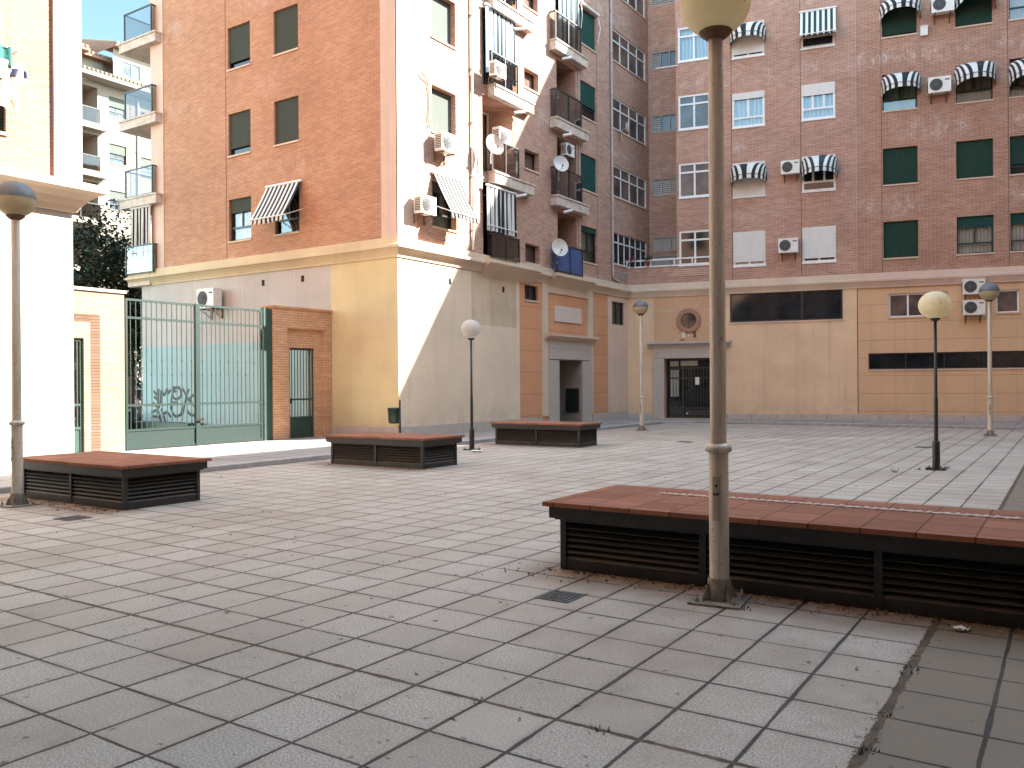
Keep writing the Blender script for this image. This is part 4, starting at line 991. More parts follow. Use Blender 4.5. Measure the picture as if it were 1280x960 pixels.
# ================================================================== lamp posts
def lamp(label, x, y, kind, globe, cap=False, rad=.235, base_r=0., hz=0.):
    root = empty('street_lamp', label, 'street lamp', (x, y, 0), base_r, 'globe lamp posts on the plaza')
    if kind == 'grey':
        zc = 3.885+hz; m = MB()
        m.lathe([(.072,.03),(.072,.14),(.066,.16),(.066,1.04)], n=24); m.lathe([(.055,1.06),(.050,3.64+hz),(.046,3.65+hz),(.0,3.65+hz)], n=24)
        m.lathe([(.030,3.62+hz),(.030,3.70+hz),(.028,3.72+hz),(.034,3.735+hz),(.03,3.76+hz)], n=16)
        po = m.build('pole', M['pole'], root)
        m = MB(); m.lathe([(.066,1.02),(.088,1.03),(.092,1.05),(.085,1.07),(.055,1.085)], n=24); m.build('collar', M['pole'], root)
        m = MB(); m.lathe([(.079,.02),(.079,.15),(.074,.165)], n=24)
        for k in range(4):
            a = math.pi/4+k*math.pi/2; ca, sa = math.cos(a), math.sin(a)
            m.face([(.07*ca,.07*sa,.016),(.135*ca,.135*sa,.016),(.135*ca,.135*sa,.03),(.080*ca,.080*sa,.135)]); m.face([(.07*ca+.006,.07*sa,.016),(.080*ca+.006,.080*sa,.135),(.135*ca+.006,.135*sa,.03),(.135*ca+.006,.135*sa,.016)])
            m.lathe([(.014,.016),(.014,.04),(.008,.042),(.008,.07),(0,.07)], (.19*ca*.92,.19*sa*.92,0), 6)
        m.box(-.175, .175, -.175, .175, .002, .016); m.build('base_plate', M['plate'], root)
        m = MB(); hr = .0675; aa = [R(-90-24+48*k/6) for k in range(7)]
        m.grid([[(hr*math.cos(a), hr*math.sin(a), z) for a in aa] for z in (.56, .86)]); h = m.build('access_hatch', plain('hatch_paint', (.36,.31,.24), .5, .12, 9, metal=.2), root)
        m = MB(); m.lathe([(.010,0),(.010,.004),(.0,.004)], (0,-.070,.80), 10, axis='y'); m.box(-.022, .022, -.0725, -.071, .735, .748); m.build('hatch_lock', M['black_paint'], h)
        neck = 3.735
    else:
        zc = 2.78; m = MB()
        m.lathe([(.060,.01),(.060,.46),(.055,.48),(.034,.485)], n=20); m.lathe([(.034,.47),(.034,1.20),(.027,1.22),(.024,2.56),(0,2.56)], n=18)
        m.build('pole', M['black_paint'], root)
        m = MB(); m.box(-.15, .15, -.15, .15, .002, .014)
        for k in range(4):
            a = math.pi/4+k*math.pi/2; m.lathe([(.016,.014),(.016,.03),(.009,.032),(.009,.055),(0,.055)], (.17*math.cos(a),.17*math.sin(a),0), 6)
        m.build('base_plate', M['black_paint'], root)
        m = MB(); m.lathe([(.024,2.50),(.07,2.53),(.09,2.56),(.0,2.565)], n=18); m.build('globe_holder', M['black_paint'], root)
    sq = .94 if kind == 'grey' else .90
    prof = []
    for k in range(3, 29):
        a = -math.pi/2+math.pi*k/28
        prof.append((max(rad*math.cos(a), .0), zc+rad*sq*math.sin(a)))
    m = MB(); m.lathe(prof, n=36); gl = m.build('globe', M[globe], root)
    if kind == 'grey':
        m = MB(); m.lathe([(r_, z_+hz) for r_, z_ in ((.034,3.62),(.06,3.63),(.100,3.662),(.113,3.680),(.100,3.69),(.06,3.70))], n=24); m.build('globe_holder', M['rust'], root)
    if cap:
        m = MB(); m.lathe([((rad+.004)*math.cos(a), zc+.012+(rad*sq+.004)*math.sin(a)) for a in [math.pi/2*k/12 for k in range(13)]], n=36); m.build('dark_cap', M['globe_cap'], gl)
    return root
lamp('nearest thick lamp post with stained yellow globe, standing against the longest bench', -2.03, 5.62, 'grey', 'globe', rad=.24, base_r=R(6), hz=.22)
lamp('grey lamp post with dark capped globe beside the left bench', -11.19, 5.50, 'grey', 'globe_cream', True, base_r=R(3))
lamp('thin black lamp post with white globe between the middle and farthest benches', -11.51, 15.69, 'black', 'globe_white', rad=.225)
lamp('grey lamp post with dark capped globe left of the B-5 door', -11.39, 24.59, 'grey', 'globe_cream', True)
lamp('grey lamp post with dark capped globe near two stacked air conditioners', -1.88, 26.19, 'grey', 'globe_cream', True, rad=.25)
lamp('thin black lamp post with big cream globe in front of the slot windows', -1.94, 15.89, 'black', 'globe', rad=.262)

# ================================================================== litter bin
bn = empty('litter_bin', 'small dark green litter bin on a thin post by the yellow corner', 'litter bin', (-14.62, 16.62, ZP))
m = MB(); m.tube([(.14,0,0),(.14,0,1.02)], .028, 8); m.build('post', M['black_paint'], bn)
m = MB(); m.lathe([(.0,.42),(.12,.42),(.15,.46),(.165,.80),(.175,.80),(.175,.83),(.155,.83),(.14,.5),(0,.47)], (-.06,0,0), 20); m.build('bucket', plain('bin_green_black', (.010,.022,.018), .45, .2, 6), bn)
m = MB(); m.tube([(.13,0,.25),(.06,0,.40)], .014, 6); m.tube([(.13,0,.75),(.09,0,.75)], .014, 6); m.build('bracket', M['rust'], bn)

# ================================================================== facade attachments
ANG = {'S': R(90), 'L': 0., 'N': AN}
def wp(f, u, n, z):
    if f == 'S': return (XS+n, u, z)
    if f == 'L': return (u, YL-n, z)
    ca, sa = math.cos(AN), math.sin(AN)
    return (NX+u*ca+n*sa, NY+u*sa-n*ca, z)
# air conditioners: local x centred, y=0 at wall, outward -y, z=0 at underside
AC_N = 0
ac0 = empty('air_conditioner', 'off white air conditioner', 'air conditioner', (0,0,0), 0, 'outdoor air conditioner units on the walls')
m = MB(); w, h, d, gp = .72, .54, .28, .12; e = .02
m.box(-w/2, w/2, -gp-d, -gp, 0, h); m.box(-w/2-.006, w/2+.006, -gp-d-.006, -gp+.006, h-.035, h+.004)
m.build('casing', M['ac_white'], ac0)
m = MB(); cx, cz, r = -.11, h*.5, .205
m.lathe([(0,.004),(r,.004),(r,.0)], (cx,-gp-d-.003,cz), 32, axis='y', smooth=False); fgr = m.build('fan_grille', M['ac_grey'], ac0)
m = MB()
for k in range(5):
    rr = .04+.04*k; m.lathe([(rr,.012),(rr+.006,.014),(rr+.006,.008),(rr,.008)], (cx,-gp-d-.003,cz), 32, axis='y')
for k in range(6):
    a = math.pi*k/6; m.tube([(cx+r*math.cos(a),-gp-d-.016,cz+r*math.sin(a)),(cx-r*math.cos(a),-gp-d-.016,cz-r*math.sin(a))], .004, 4)
m.build('wire_guard', plain('pale_grey_wire', (.15,.15,.145), .5, .1, 6), fgr)
m = MB()
for k in range(8): m.box(-w/2-.004, -w/2+.004, -gp-d+.03, -gp-.03, .07+k*.05, .10+k*.05)
m.build('side_vents', M['ac_dark'], ac0)
m = MB(); m.box(.17, .32, -gp-d-.004, -gp-d+.002, h*.74, h*.82); m.build('badge', M['ac_grey'], ac0)
for s in (-1, 1):
    m = MB(); x = s*.24; m.box(x-.02, x+.02, -gp-d-.02, 0, -.035, -.005); m.box(x-.02, x+.02, -.03, 0, -.28, -.035); m.tube([(x,-.02,-.26),(x,-gp-d+.04,-.03)], .012, 6); m.build('bracket', M['rust'], ac0)
first = [True]
def ac(label, f, u, z, n=0., sc=1., tubes=True):
    o = ac0 if first[0] else copy_tree(ac0); first[0] = False
    o['label'] = label; o.location = wp(f, u, n, z); o.rotation_euler = (0,0,ANG[f]); o.scale = (sc,)*3; return o
ac('air conditioner on the sunlit end wall under the upper closed window, casting a sharp shadow', 'S', 18.90, 8.03, sc=.95)
ac('air conditioner on the sunlit end wall left of the pale thin striped awning', 'S', 17.98, 6.14, sc=.9)
ac('air conditioner hung on the balcony railing beside the striped curtains', 'S', 21.20, 10.78, .25, .8)
ac('air conditioner standing inside the sunlit balcony behind the pink satellite dish', 'S', 22.1, 9.0, -.25, .95)
ac('small shaded air conditioner below a balcony, above a round white satellite dish', 'S', 26.2, 9.55, -.18, .8)
ac('air conditioner high on the grey street wall above the green gate', 'L', -22.42, 3.92, sc=1.12)
ac('air conditioner left of the hooded window with white frames', 'N', 6.28, 9.25, sc=.92)
ac('air conditioner left of the lowest half closed white shutter', 'N', 6.19, 6.32, sc=.98)
ac('air conditioner between two arched striped hoods on the brick wall', 'N', 11.28, 11.62, sc=1.0)
ac('topmost air conditioner between two long closed green shutters', 'N', 11.40, 14.42, sc=1.0)
ac('upper of two stacked air conditioners on the beige wall', 'N', 12.30, 4.50, sc=.96)
ac('lower of two stacked air conditioners on the beige wall', 'N', 12.30, 3.78, sc=.96)
# satellite dishes
def dish(label, f, u, z, n, r, col, yaw, badge=False):
    root = empty('satellite_dish', label, 'satellite dish', wp(f, u, n, z), ANG[f]+yaw, 'satellite dishes on the balconies')
    mt = plain('dish_paint_%d' % int(z*100), col, .5, .1, 5)
    m = MB(); pr = [(r*k/8, -.13*(k/8)**2*r/.35) for k in range(9)]
    rows = []
    for rr, dd in pr: rows.append([(rr*math.cos(a), dd-.02, rr*1.08*math.sin(a)) for a in [2*math.pi*k/28 for k in range(28)]])
    m.grid(rows, close=True); rim = [(x*1.0, y+.006, zz) for x, y, zz in rows[-1]]; m.grid([rows[-1], [(x*1.03, y+.012, zz*1.03) for x, y, zz in rows[-1]]], close=True)
    rb = [[(x, y+.012, zz) for x, y, zz in row] for row in rows]; m.grid([rw_[::-1] for rw_ in rb], close=True)
    ds = m.build('reflector', mt, root); ds.rotation_euler = (R(-14), 0, 0)
    m = MB(); m.tube([(0,-.03,-r*.75),(0,-r*.95,-r*.30)], .012, 6); m.tube([(0,-r*.95,-r*.38),(0,-r*.95,-r*.16)], .026, 10); m.build('receiver_arm', M['ac_dark'], root)
    m = MB(); m.tube([(0,.0,0),(0,.12,-.05),(0,.16,-.35),(0,.14,-.5)], .02, 8); m.build('mount', M['pipe'], root)
    if badge:
        m = MB(); m.box(-.06, .06, -.045, -.037, .09, .19); b = m.build('badge', M['ac_dark'], ds)
        m = MB()
        for x in (-.032, .0, .032): m.box(x-.008, x+.008, -.049, -.046, .105, .14)
        m.build('badge_mark', M['white_paint'], b)
dish('pinkish satellite dish with a small dark badge on the sunlit balcony', 'S', 20.98, 8.66, .42, .30, (.52,.42,.36), R(-25), True)
dish('round white satellite dish on the shaded balcony below a drain spout', 'S', 25.12, 8.98, .34, .27, (.56,.53,.50), R(-38))
dish('round white satellite dish above the blue balcony screen', 'S', 24.98, 6.10, .34, .29, (.58,.53,.47), R(-38))
dish('small white satellite dish fixed to the glazed gallery sill', 'S', 30.32, 11.52, .30, .22, (.62,.60,.57), R(35))

# awnings
def flat_awning(label, f, u0, u1, zt, zb, out, mat, val=.16, cyc=6, arms=True, sides=False, roller=True):
    uc = (u0+u1)/2; W = (u1-u0)/2
    root = empty('awning', label, 'awning', wp(f, uc, 0, zt), ANG[f], 'striped awnings over the windows')
    H_ = zt-zb; rows = []; uvs = []
    for j in range(7):
        t = j/6; rows.append([(-W+2*W*i/20, -.05-out*t, -H_*t-.03*math.sin(math.pi*t)) for i in range(21)]); uvs.append([(cyc*i/20, t) for i in range(21)])
    m = MB(); m.grid(rows, uvs=uvs)
    m.build('fabric', mat, root)
    m = MB(); n = int(cyc)*2; rows = [[], []]; uvs = [[], []]
    for i in range(n*4+1):
        x = -W+2*W*i/(n*4); dz = .03*math.cos(i*math.pi/2); y = -.05-out-.008*math.sin(i*.9)
        rows[0].append((x, y, -H_-.02)); rows[1].append((x, y-.02*math.sin(i*1.7)-.01, -H_-val-dz)); uvs[0].append((cyc*i/(n*4), 0)); uvs[1].append((cyc*i/(n*4), 1))
    m.grid(rows, uvs=uvs); m.build('valance', mat, root)
    m = MB(); m.tube([(-W-.02,-.05-out,-H_),(W+.02,-.05-out,-H_)], .022, 8); m.build('front_bar', M['white_paint'], root)
    if roller:
        m = MB(); m.tube([(-W-.04,-.05,.0),(W+.04,-.05,0)], .04, 10); m.build('roller', M['white_paint'], root)
    if arms:
        for s in (-1, 1):
            m = MB(); m.tube([(s*(W+.015),-.01,-H_+.42*min(1,out)),(s*(W+.015),-.05-out,-H_)], .014, 6); m.build('arm', M['white_paint'], root)
    if sides:
        for s in (-1, 1):
            m = MB(); rows = []; uvs = []
            for j in range(7):
                t = j/6; rows.append([(s*W, -.05-out*t*k/4, -H_*t-.02*(k % 2)) for k in range(5)]); uvs.append([(t*7, k/4) for k in range(5)])
            m.grid(rows, uvs=uvs); m.build('side_flap', mat, root)
    return root
flat_awning('black and white striped drop arm awning over the lowest window of the long brick wall', 'L', -20.02, -18.56, 7.42, 6.34, .62, M['awn_bw'], cyc=8)
flat_awning('sunlit pale awning with thin grey lines over a window beside two air conditioners', 'S', 18.58, 19.78, 7.44, 6.28, .62, M['awn_pale'], cyc=7)
flat_awning('straight green and white striped box awning over a cream framed window', 'N', 6.66, 7.90, 15.30, 14.30, .42, M['awn_green'], cyc=6.5, arms=False, sides=True, val=.06)
def drop_curtain(label, f, u0, u1, zt, zb, n, mat, cyc):
    root = empty('drop_awning', label, 'awning', wp(f, (u0+u1)/2, n, zt), ANG[f], 'striped awnings over the windows'); W = (u1-u0)/2
    rows = []; uvs = []
    for j in range(5):
        t = j/4; rows.append([(-W+2*W*i/60, .03*math.sin(i*.9)*(.4+t), -(zt-zb)*t) for i in range(61)]); uvs.append([(cyc*i/60, t) for i in range(61)])
    m = MB(); m.grid(rows, uvs=uvs); m.build('fabric', mat, root)
    m = MB(); m.tube([(-W-.03,-.03,-(zt-zb)+.16),(W+.03,-.03,-(zt-zb)+.16)], .02, 8); m.build('front_bar', M['white_paint'], root)
    m = MB(); m.tube([(-W-.03,0,0),(W+.03,0,0)], .04, 8); m.build('roller', M['white_paint'], root)
drop_curtain('black and white striped curtain awning hanging in the lowest sunlit balcony', 'S', 21.02, 22.62, 7.55, 6.18, .16, M['awn_bw'], 7)
drop_curtain('black and white striped vertical awning on the street corner balcony', 'L', -26.75, -25.66, 7.56, 5.90, .15, M['awn_bw'], 5.5)
drop_curtain('pale blue and white striped curtain in the sunlit balcony with the air conditioner', 'S', 21.05, 22.66, 13.05, 11.0, .14, M['awn_blue'], 7)
drop_curtain('pale blue and white striped curtain in the topmost sunlit balcony above the air conditioner', 'S', 21.05, 22.66, 15.7, 13.6, .14, M['awn_blue'], 7)
drop_curtain('pale curtain in the balcony left of the rolled up awning', 'S', 25.52, 26.84, 15.6, 13.3, .10, M['awn_blue'], 4)
# rolled-up awning
rl = empty('rolled_awning', 'rolled up white awning with hanging arms over a dark green shutter', 'awning', wp('S', 27.82, 0, 15.36), ANG['S'])
m = MB(); m.tube([(-.68,-.09,0),(.68,-.09,0)], .065, 12); m.build('roll', M['ac_white'], rl)
for s in (-1, 1):
    m = MB(); m.tube([(s*.66,-.08,-.02),(s*.70,-.16,-.5),(s*.66,-.06,-1.02)], .018, 6); m.build('arm', M['white_paint'], rl)
def hood(label, u0, u1, zp, r, mat, th=74, cyc=8, val=.17):
    W = (u1-u0)/2; root = empty('window_hood', label, 'awning', wp('N', (u0+u1)/2, 0, zp-.07), AN, 'arched striped hoods over the windows')
    def arch(s, th_):
        f = th_/R(th); a = math.pi*(1-s); e1, e2 = .30+.55*f, .34+.50*f
        x = W*(1-.04*f)*math.copysign(abs(math.cos(a))**e1, math.cos(a)); q = r*(1-.06*f)*abs(math.sin(a))**e2
        return (x, -.01-q*math.sin(th_), q*math.cos(th_))
    n = 44; rows = []; uvs = []
    for j in range(6):
        t = R(th)*j/5; rows.append([arch(i/n, t) for i in range(n+1)]); uvs.append([(cyc*i/n, j/5) for i in range(n+1)])
    m = MB(); m.grid(rows, uvs=uvs); m.build('fabric', mat, root)
    last = rows[-1]; m = MB()
    m.grid([last, [(x*1.0, y-.01-.01*math.sin(i*1.3), z-val*(.6+.4*math.sin(math.pi*i/n))) for i, (x, y, z) in enumerate(last)]], uvs=[uvs[0], uvs[-1]]); m.build('valance', mat, root)
    m = MB(); m.tube(last, .012, 5); m.build('hoop', M['alu_black'], root)
hood('arched black and white hood over a white shutter, partly behind the nearest lamp globe', CA[0]-.08, CA[1]+.06, 14.55, .72, M['awn_bw'])
hood('arched black and white hood over a closed white shutter without a dark gap below', CA[0]-.10, CA[1]+.06, 9.22, .70, M['awn_bw'])
hood('arched green and white hood over a white framed window beside an air conditioner', CB[0]-.04, CB[1]+.08, 9.18, .78, M['awn_green'], 72, 9)
hood('arched black and white hood over a window with pale green panes', CC[0]-.04, CC[1]+.14, 11.92, .72, M['awn_bw'], 72, 9)
hood('arched black and white hood over a window with beige blinds right of an air conditioner', CD[0]-.05, CD[1]+.10, 11.90, .78, M['awn_bw'], 72, 9)
hood('arched black and white hood cut by the right edge of the photo', CE[0]-.02, CE[1]+.1, 11.80, .78, M['awn_bw'], 72, 9)
hood('black and white hood over a long closed green shutter, left of the topmost air conditioner', CC[0]-.08, CC[1]+.14, 14.55, .78, M['awn_bw'], 58, 9)
hood('black and white hood over a long closed green shutter, right of the topmost air conditioner', CD[0]-.06, CD[1]+.12, 14.50, .80, M['awn_bw'], 56, 9)

# laundry at the left window
ld = empty('laundry', 'turquoise, white and navy laundry hanging outside the left edge window', 'laundry', (XS+.30, 7.15, 7.10), R(90))
m = MB(); m.tube([(-1.5,0,.02),(.14,0,.02)], .008, 5); m.tube([(.1,0,.02),(.1,.44,-.05)], .012, 5); m.build('clothes_line', M['pipe_white'], ld)
def cloth(x0, x1, z0, z1, mat):
    m = MB(); m.grid([[(x0+(x1-x0)*i/10+(.05*t if i > 5 else 0), .035*math.sin(i*1.1+t*2), z0+(z1-z0)*t) for i in range(11)] for t in (0, .35, .7, 1)]); m.build('garment', mat, ld)
cloth(-.32, -.02, .03, -.28, M['teal_cloth']); cloth(-.30, .16, -.20, -.52, M['whitewall']); cloth(-.02, .22, -.30, -.42, M['navy_cloth']); cloth(-.22, .06, -.45, -.98, M['trim']); cloth(-1.3, -.45, .0, -.7, M['navy_cloth'])

# flower pots on the terrace rail
def flowerpot(label, u, z, flowers):
    root = empty('flower_pot', label, 'flower pot', wp('N', u, .06, z), AN, 'flower pots on the terrace ledge'); rr = random.Random(int(u*100))
    m = MB(); m.lathe([(0,0),(.075,0),(.10,.15),(.11,.15),(.11,.17),(.09,.17),(.085,.13),(0,.13)], n=14); m.build('pot', M['alu_black'] if flowers else M['terracotta'], root)
    m = MB(); q = MB()
    for k in range(90):
        p = Vector((rr.gauss(0,.10), rr.gauss(0,.07), .22+abs(rr.gauss(0,.09)))); t = (q if (flowers and k % 2) else m)
        a = Vector((rr.uniform(-1,1), rr.uniform(-1,1), rr.uniform(-1,1))).normalized(); b = a.cross(Vector((.3,.5,.8))).normalized(); s = .028
        t.face([p-a*s-b*s*.6, p+a*s-b*s*.6, p+a*s+b*s*.6, p-a*s+b*s*.6])
    m.build('foliage', M['leaf2'], root)
    if q.f: q.build('blossom', M['pink'], root)
flowerpot('dark pot of magenta flowers on the left end of the terrace ledge', .22, 6.16, True)
flowerpot('small leafy pot near the middle of the terrace ledge', .85, 6.16, False)
bx = MB(); bx.box(-.12, .12, -.10, 0, -.16, .16); bx.box(-.13, .13, -.11, .0, .16, .185)
bo = bx.build('meter_box', M['ac_white']); bo.location = wp('N', 10.83, .002, 13.95); bo.rotation_euler = (0,0,AN); tag(bo, 'small pale junction box on the brick wall right of a long green shutter', 'junction box')

# loose cable on the sunlit wall
m = MB(); m.tube([(18.02,-.05,10.1),(18.16,-.08,10.02),(18.36,-.03,9.9),(18.44,-.03,9.5),(18.40,-.03,9.1),(18.38,-.03,8.85),(18.46,-.05,8.62)], .016, 6)
cb = m.build('cable', M['rust']); cb.location = (XS, 0, 0); cb.rotation_euler = (0,0,R(90)); tag(cb, 'loose brown cable on the sunlit wall running down to the upper air conditioner', 'cable')

# ================================================================== street beyond the gate
def tree(label, x, y, h, r, seed, zc):
    rr = random.Random(seed); root = empty('tree', label, 'tree', (x, y, 0), 0, 'street trees beyond the gate')
    m = MB(); m.tube([(0,0,0),(.05,.03,min(1.2,zc*.4)),(.0,.08,min(2.4,zc*.7)),(.05,.05,zc)], [.17,.14,.12,.07], 9)
    for k in range(7):
        a = rr.uniform(0,6.28); z = rr.uniform(min(1.9, zc*.5), zc); L = rr.uniform(.8,1.7)
        m.tube([(0,.06,z),(L*.5*math.cos(a),L*.5*math.sin(a),z+.45),(L*math.cos(a),L*math.sin(a),z+1.2)], [.06,.04,.015], 6)
    m.build('trunk', M['bark'], root)
    m = MB(); cl = []
    for k in range(34):
        d = Vector((rr.gauss(0,1), rr.gauss(0,1), rr.gauss(0,1))).normalized()*rr.uniform(.35,1.)**.6
        cl.append((Vector((d.x*r, d.y*r, zc+d.z*h)), rr.uniform(.45,.85)))
    for c_, cr in cl:
        for k in range(150):
            d = Vector((rr.gauss(0,1), rr.gauss(0,1), rr.gauss(0,.8))).normalized()*cr*rr.uniform(.3,1.05)
            p = c_+d; a = Vector((rr.uniform(-1,1), rr.uniform(-1,1), rr.uniform(-.6,.6))).normalized(); b = a.cross(Vector((rr.uniform(-1,1), rr.uniform(-1,1), 1))).normalized(); s = rr.uniform(.06,.12)
            m.face([p-a*s, p-b*s*.5, p+a*s, p+b*s*.5])
    m.build('crown', M['leaf'], root)
tree('taller dark leafy street tree right behind the left building', -29.6, 17.2, 2.1, 1.5, 3, 5.9)
tree('lower dark leafy street tree behind the gate, next to the corner balcony', -31.0, 19.5, 1.9, 1.7, 5, 5.4)
tree('slim leafy tree standing against the street end of the corner block', -28.6, 18.0, 1.6, .9, 9, 3.6)

tree('dense dark shrub behind the parked cars beyond the gate', -40.5, 26.4, 1.5, 1.9, 21, 1.9)
tree('broad dark shrub left of the parked cars beyond the gate', -39.6, 23.6, 1.4, 1.6, 22, 1.8)
def car(label, x, y, rz, paint):
    root = empty('parked_car', label, 'car', (x, y, .03), rz, 'cars parked beyond the gate'); W = .86
    prof = [(-2.05,.32),(-2.1,.62),(-1.95,.86),(-1.25,.95),(-.65,1.38),(.75,1.42),(1.55,1.02),(1.95,.92),(2.08,.6),(2.02,.32)]
    m = MB()
    rows = []
    for s, k in ((-1,.90),(-1,1.0),(1,1.0),(1,.90)):
        rows.append([(px, s*W*(k if pz < 1 else k*.86), pz if k == 1. else pz*.985) for px, pz in prof])
    m.grid(rows, smooth=False); m.face(rows[0]); m.face(rows[-1][::-1]); m.face([(px, s*W, .32) for px, s in ((-2.05,-.9),(2.02,-.9),(2.02,.9),(-2.05,.9))])
    b = m.build('body', paint, root)
    m = MB()
    for s in (-1, 1):
        y_ = s*W*.885; m.face([(-1.05,y_*1.04,.98),(-.58,y_*.99,1.31),(.68,y_*.99,1.34),(1.25,y_*1.04,1.02)])
    m.face([(-1.22,-W*.8,.985),(-1.22,W*.8,.985),(-.70,W*.74,1.36),(-.70,-W*.74,1.36)]); m.face([(.82,-W*.74,1.40),(.82,W*.74,1.40),(1.50,W*.8,1.07),(1.50,-W*.8,1.07)])
    o = m.build('windows', M['glass'], root); o.location = (0,0,.012)
    for sx in (-1.28, 1.28):
        for s in (-1, 1):
            m = MB(); m.lathe([(0,.09),(.20,.09),(.30,.09),(.31,.05),(.31,-.09),(.2,-.09),(0,-.09)], (sx, s*.76, .31), 20, axis='y'); w_ = m.build('wheel', M['tyre'], root)
            m = MB(); m.lathe([(0,.1*s*-1+.0),(.19,.095*s*-1)], (sx, s*.76, .31), 14, axis='y'); m.build('rim', M['alu_white'], w_)
    for s in (-1, 1):
        m = MB(); m.box(-2.1, -2.02, s*.62-.14, s*.62+.14, .62, .74); m.build('headlight', M['white_paint'], root)
    return root
car('silver parked car seen through the left bars of the green gate', -35.2, 22.5, R(38), M['silver'])
car('maroon parked car partly hidden by the left gate pier', -33.0, 19.6, R(122), M['maroon'])
mo = empty('scooter', 'dark motor scooter parked in front of the silver car behind the gate', 'scooter', (-28.2, 17.75, .03), R(20))
for x in (-.6, .6):
    m = MB(); m.lathe([(.15,.05),(.23,.05),(.25,0),(.23,-.05),(.15,-.05)], (x,0,.25), 18, axis='y'); m.build('wheel', M['tyre'], mo)
m = MB(); m.grid([[(px, s*w_, pz) for px, pz, w_ in ((-.85,.55,.05),(-.6,.72,.14),(-.1,.70,.16),(.05,.35,.15),(.35,.34,.14),(.5,.85,.12),(.62,.95,.05))] for s in (-1, -.4, .4, 1)]); m.tube([(.62,0,.25),(.45,0,.98)], .03, 6); m.build('body', M['silver'], mo)
m = MB(); m.tube([(.42,-.3,1.02),(.45,0,.98),(.42,.3,1.02)], .018, 6); m.build('handlebar', M['black_paint'], mo)
m = MB(); m.box(-.75, -.05, -.13, .13, .72, .82); m.build('seat', M['tyre'], mo)
pb = MB(); pb.box(-29.5, -22.9, 16.35, 16.95, .10, .34); lo = pb.build('low_planter', M['gate_dark']); tag(lo, 'long low dark green planter against the teal wall under the graffiti', 'planter')
pl = MB(); pl.box(-29.45, -22.95, 16.42, 16.88, .03, .10); pl.build('plinth', M['dark'], lo)
for k in range(3):
    b = empty('wheelie_bin', 'dark wheeled bin standing beneath the graffiti behind the gate', 'bin', (-27.0+.62*k, 16.0, .03), R(5*k), 'wheeled bins under the graffiti')
    m = MB(); m.box(-.22, .22, -.24, .24, .08, .62); m.build('tub', M['navy_cloth'] if k == 1 else M['black_paint'], b)
    m = MB(); m.box(-.24, .24, -.27, .26, .62, .67); m.build('lid', M['black_paint'], b)

# ================================================================== small things on the paving
def cover(label, x, y, w, rz=0.):
    root = empty('drain_cover', label, 'drain cover', (x, y, 0), rz, 'iron covers in the paving')
    m = MB(); m.box(-w/2, w/2, -w/2, w/2, .0, .006); m.build('frame', M['iron'], root)
    m = MB()
    for i in range(5):
        for j in range(5):
            a, b = (i-2)*w*.17, (j-2)*w*.17; m.box(a-w*.06, a+w*.06, b-w*.06, b+w*.06, .006, .010)
    m.build('lid', M['iron'], root)
cover('square iron drain cover in front of the longest bench', -3.02, 5.16, .27)
cover('square iron drain cover in front of the left bench', -9.55, 5.30, .30)
cover('square iron drain cover near the middle of the plaza left of the black lamp', -2.83, 21.1, .34)
cover('square iron drain cover right of the farthest bench', -8.2, 20.3, .34)
def crumple(name, label, x, y, L, w, seed):
    rr = random.Random(seed); m = MB(); m.grid([[(L*i/7, w*j/3+.01*rr.uniform(-1,1), .008+.025*rr.random()) for i in range(8)] for j in range(4)], smooth=False)
    o = m.build(name, M['paper']); o.location = (x, y, 0); o.rotation_euler = (0,0,rr.uniform(0,3)); tag(o, label, 'litter')
crumple('paper_scrap', 'crumpled white paper scrap on the darker tiles below the longest bench', -.56, 5.66, .085, .06, 1)
crumple('paper_scrap', 'flattened pale paper scrap beside the black lamp post with white globe', -10.9, 15.2, .40, .22, 2)
m = MB(); rr = random.Random(4)
def bits(n, x0, x1, y0, y1, s):
    for k in range(n):
        x, y = rr.uniform(x0, x1), y1-(y1-y0)*abs(rr.gauss(0,.4)) ; a = rr.uniform(0,6.28); q = s*rr.uniform(.4,1.2); z = rr.uniform(.004,.02)
        m.face([(x+q*math.cos(a),y+q*math.sin(a),z),(x+q*.5*math.cos(a+1.7),y+q*.5*math.sin(a+1.7),.003),(x-q*math.cos(a),y-q*math.sin(a),z*.6),(x-q*.5*math.cos(a+1.5),y-q*.5*math.sin(a+1.5),z+.004)])
bits(520, -3.5, 1.3, 5.62, 5.95, .016); bits(40, -3.9, -2.6, 5.4, 5.95, .014); bits(140, -12, -9.5, 5.5, 5.95, .02); bits(60, -12, -9.5, 11.3, 11.62, .025)
for k in range(260): 
    yy = rr.uniform(2.2, 6); xx = TX+rr.gauss(0,.03); a = rr.uniform(0,6.28); q = .010*rr.uniform(.5,1.4)
    m.face([(xx+q*math.cos(a),yy+q*math.sin(a),.008),(xx+q*.5*math.cos(a+1.7),yy+q*.5*math.sin(a+1.7),.003),(xx-q*math.cos(a),yy-q*math.sin(a),.006)])
for k in range(220):
    xx, yy = rr.uniform(-12, 2), rr.uniform(3, 26); a = rr.uniform(0,6.28); q = .022*rr.uniform(.4,1.5)
    m.face([(xx+q*math.cos(a),yy+q*math.sin(a),.012),(xx+q*.6*math.cos(a+1.7),yy+q*.6*math.sin(a+1.7),.003),(xx-q*math.cos(a),yy-q*math.sin(a),.008)])
tag(m.build('leaf_litter', M['litter']), 'dry leaf bits and soil crumbs strewn along bench feet and joints', 'leaf litter', kind='stuff')
m = MB()
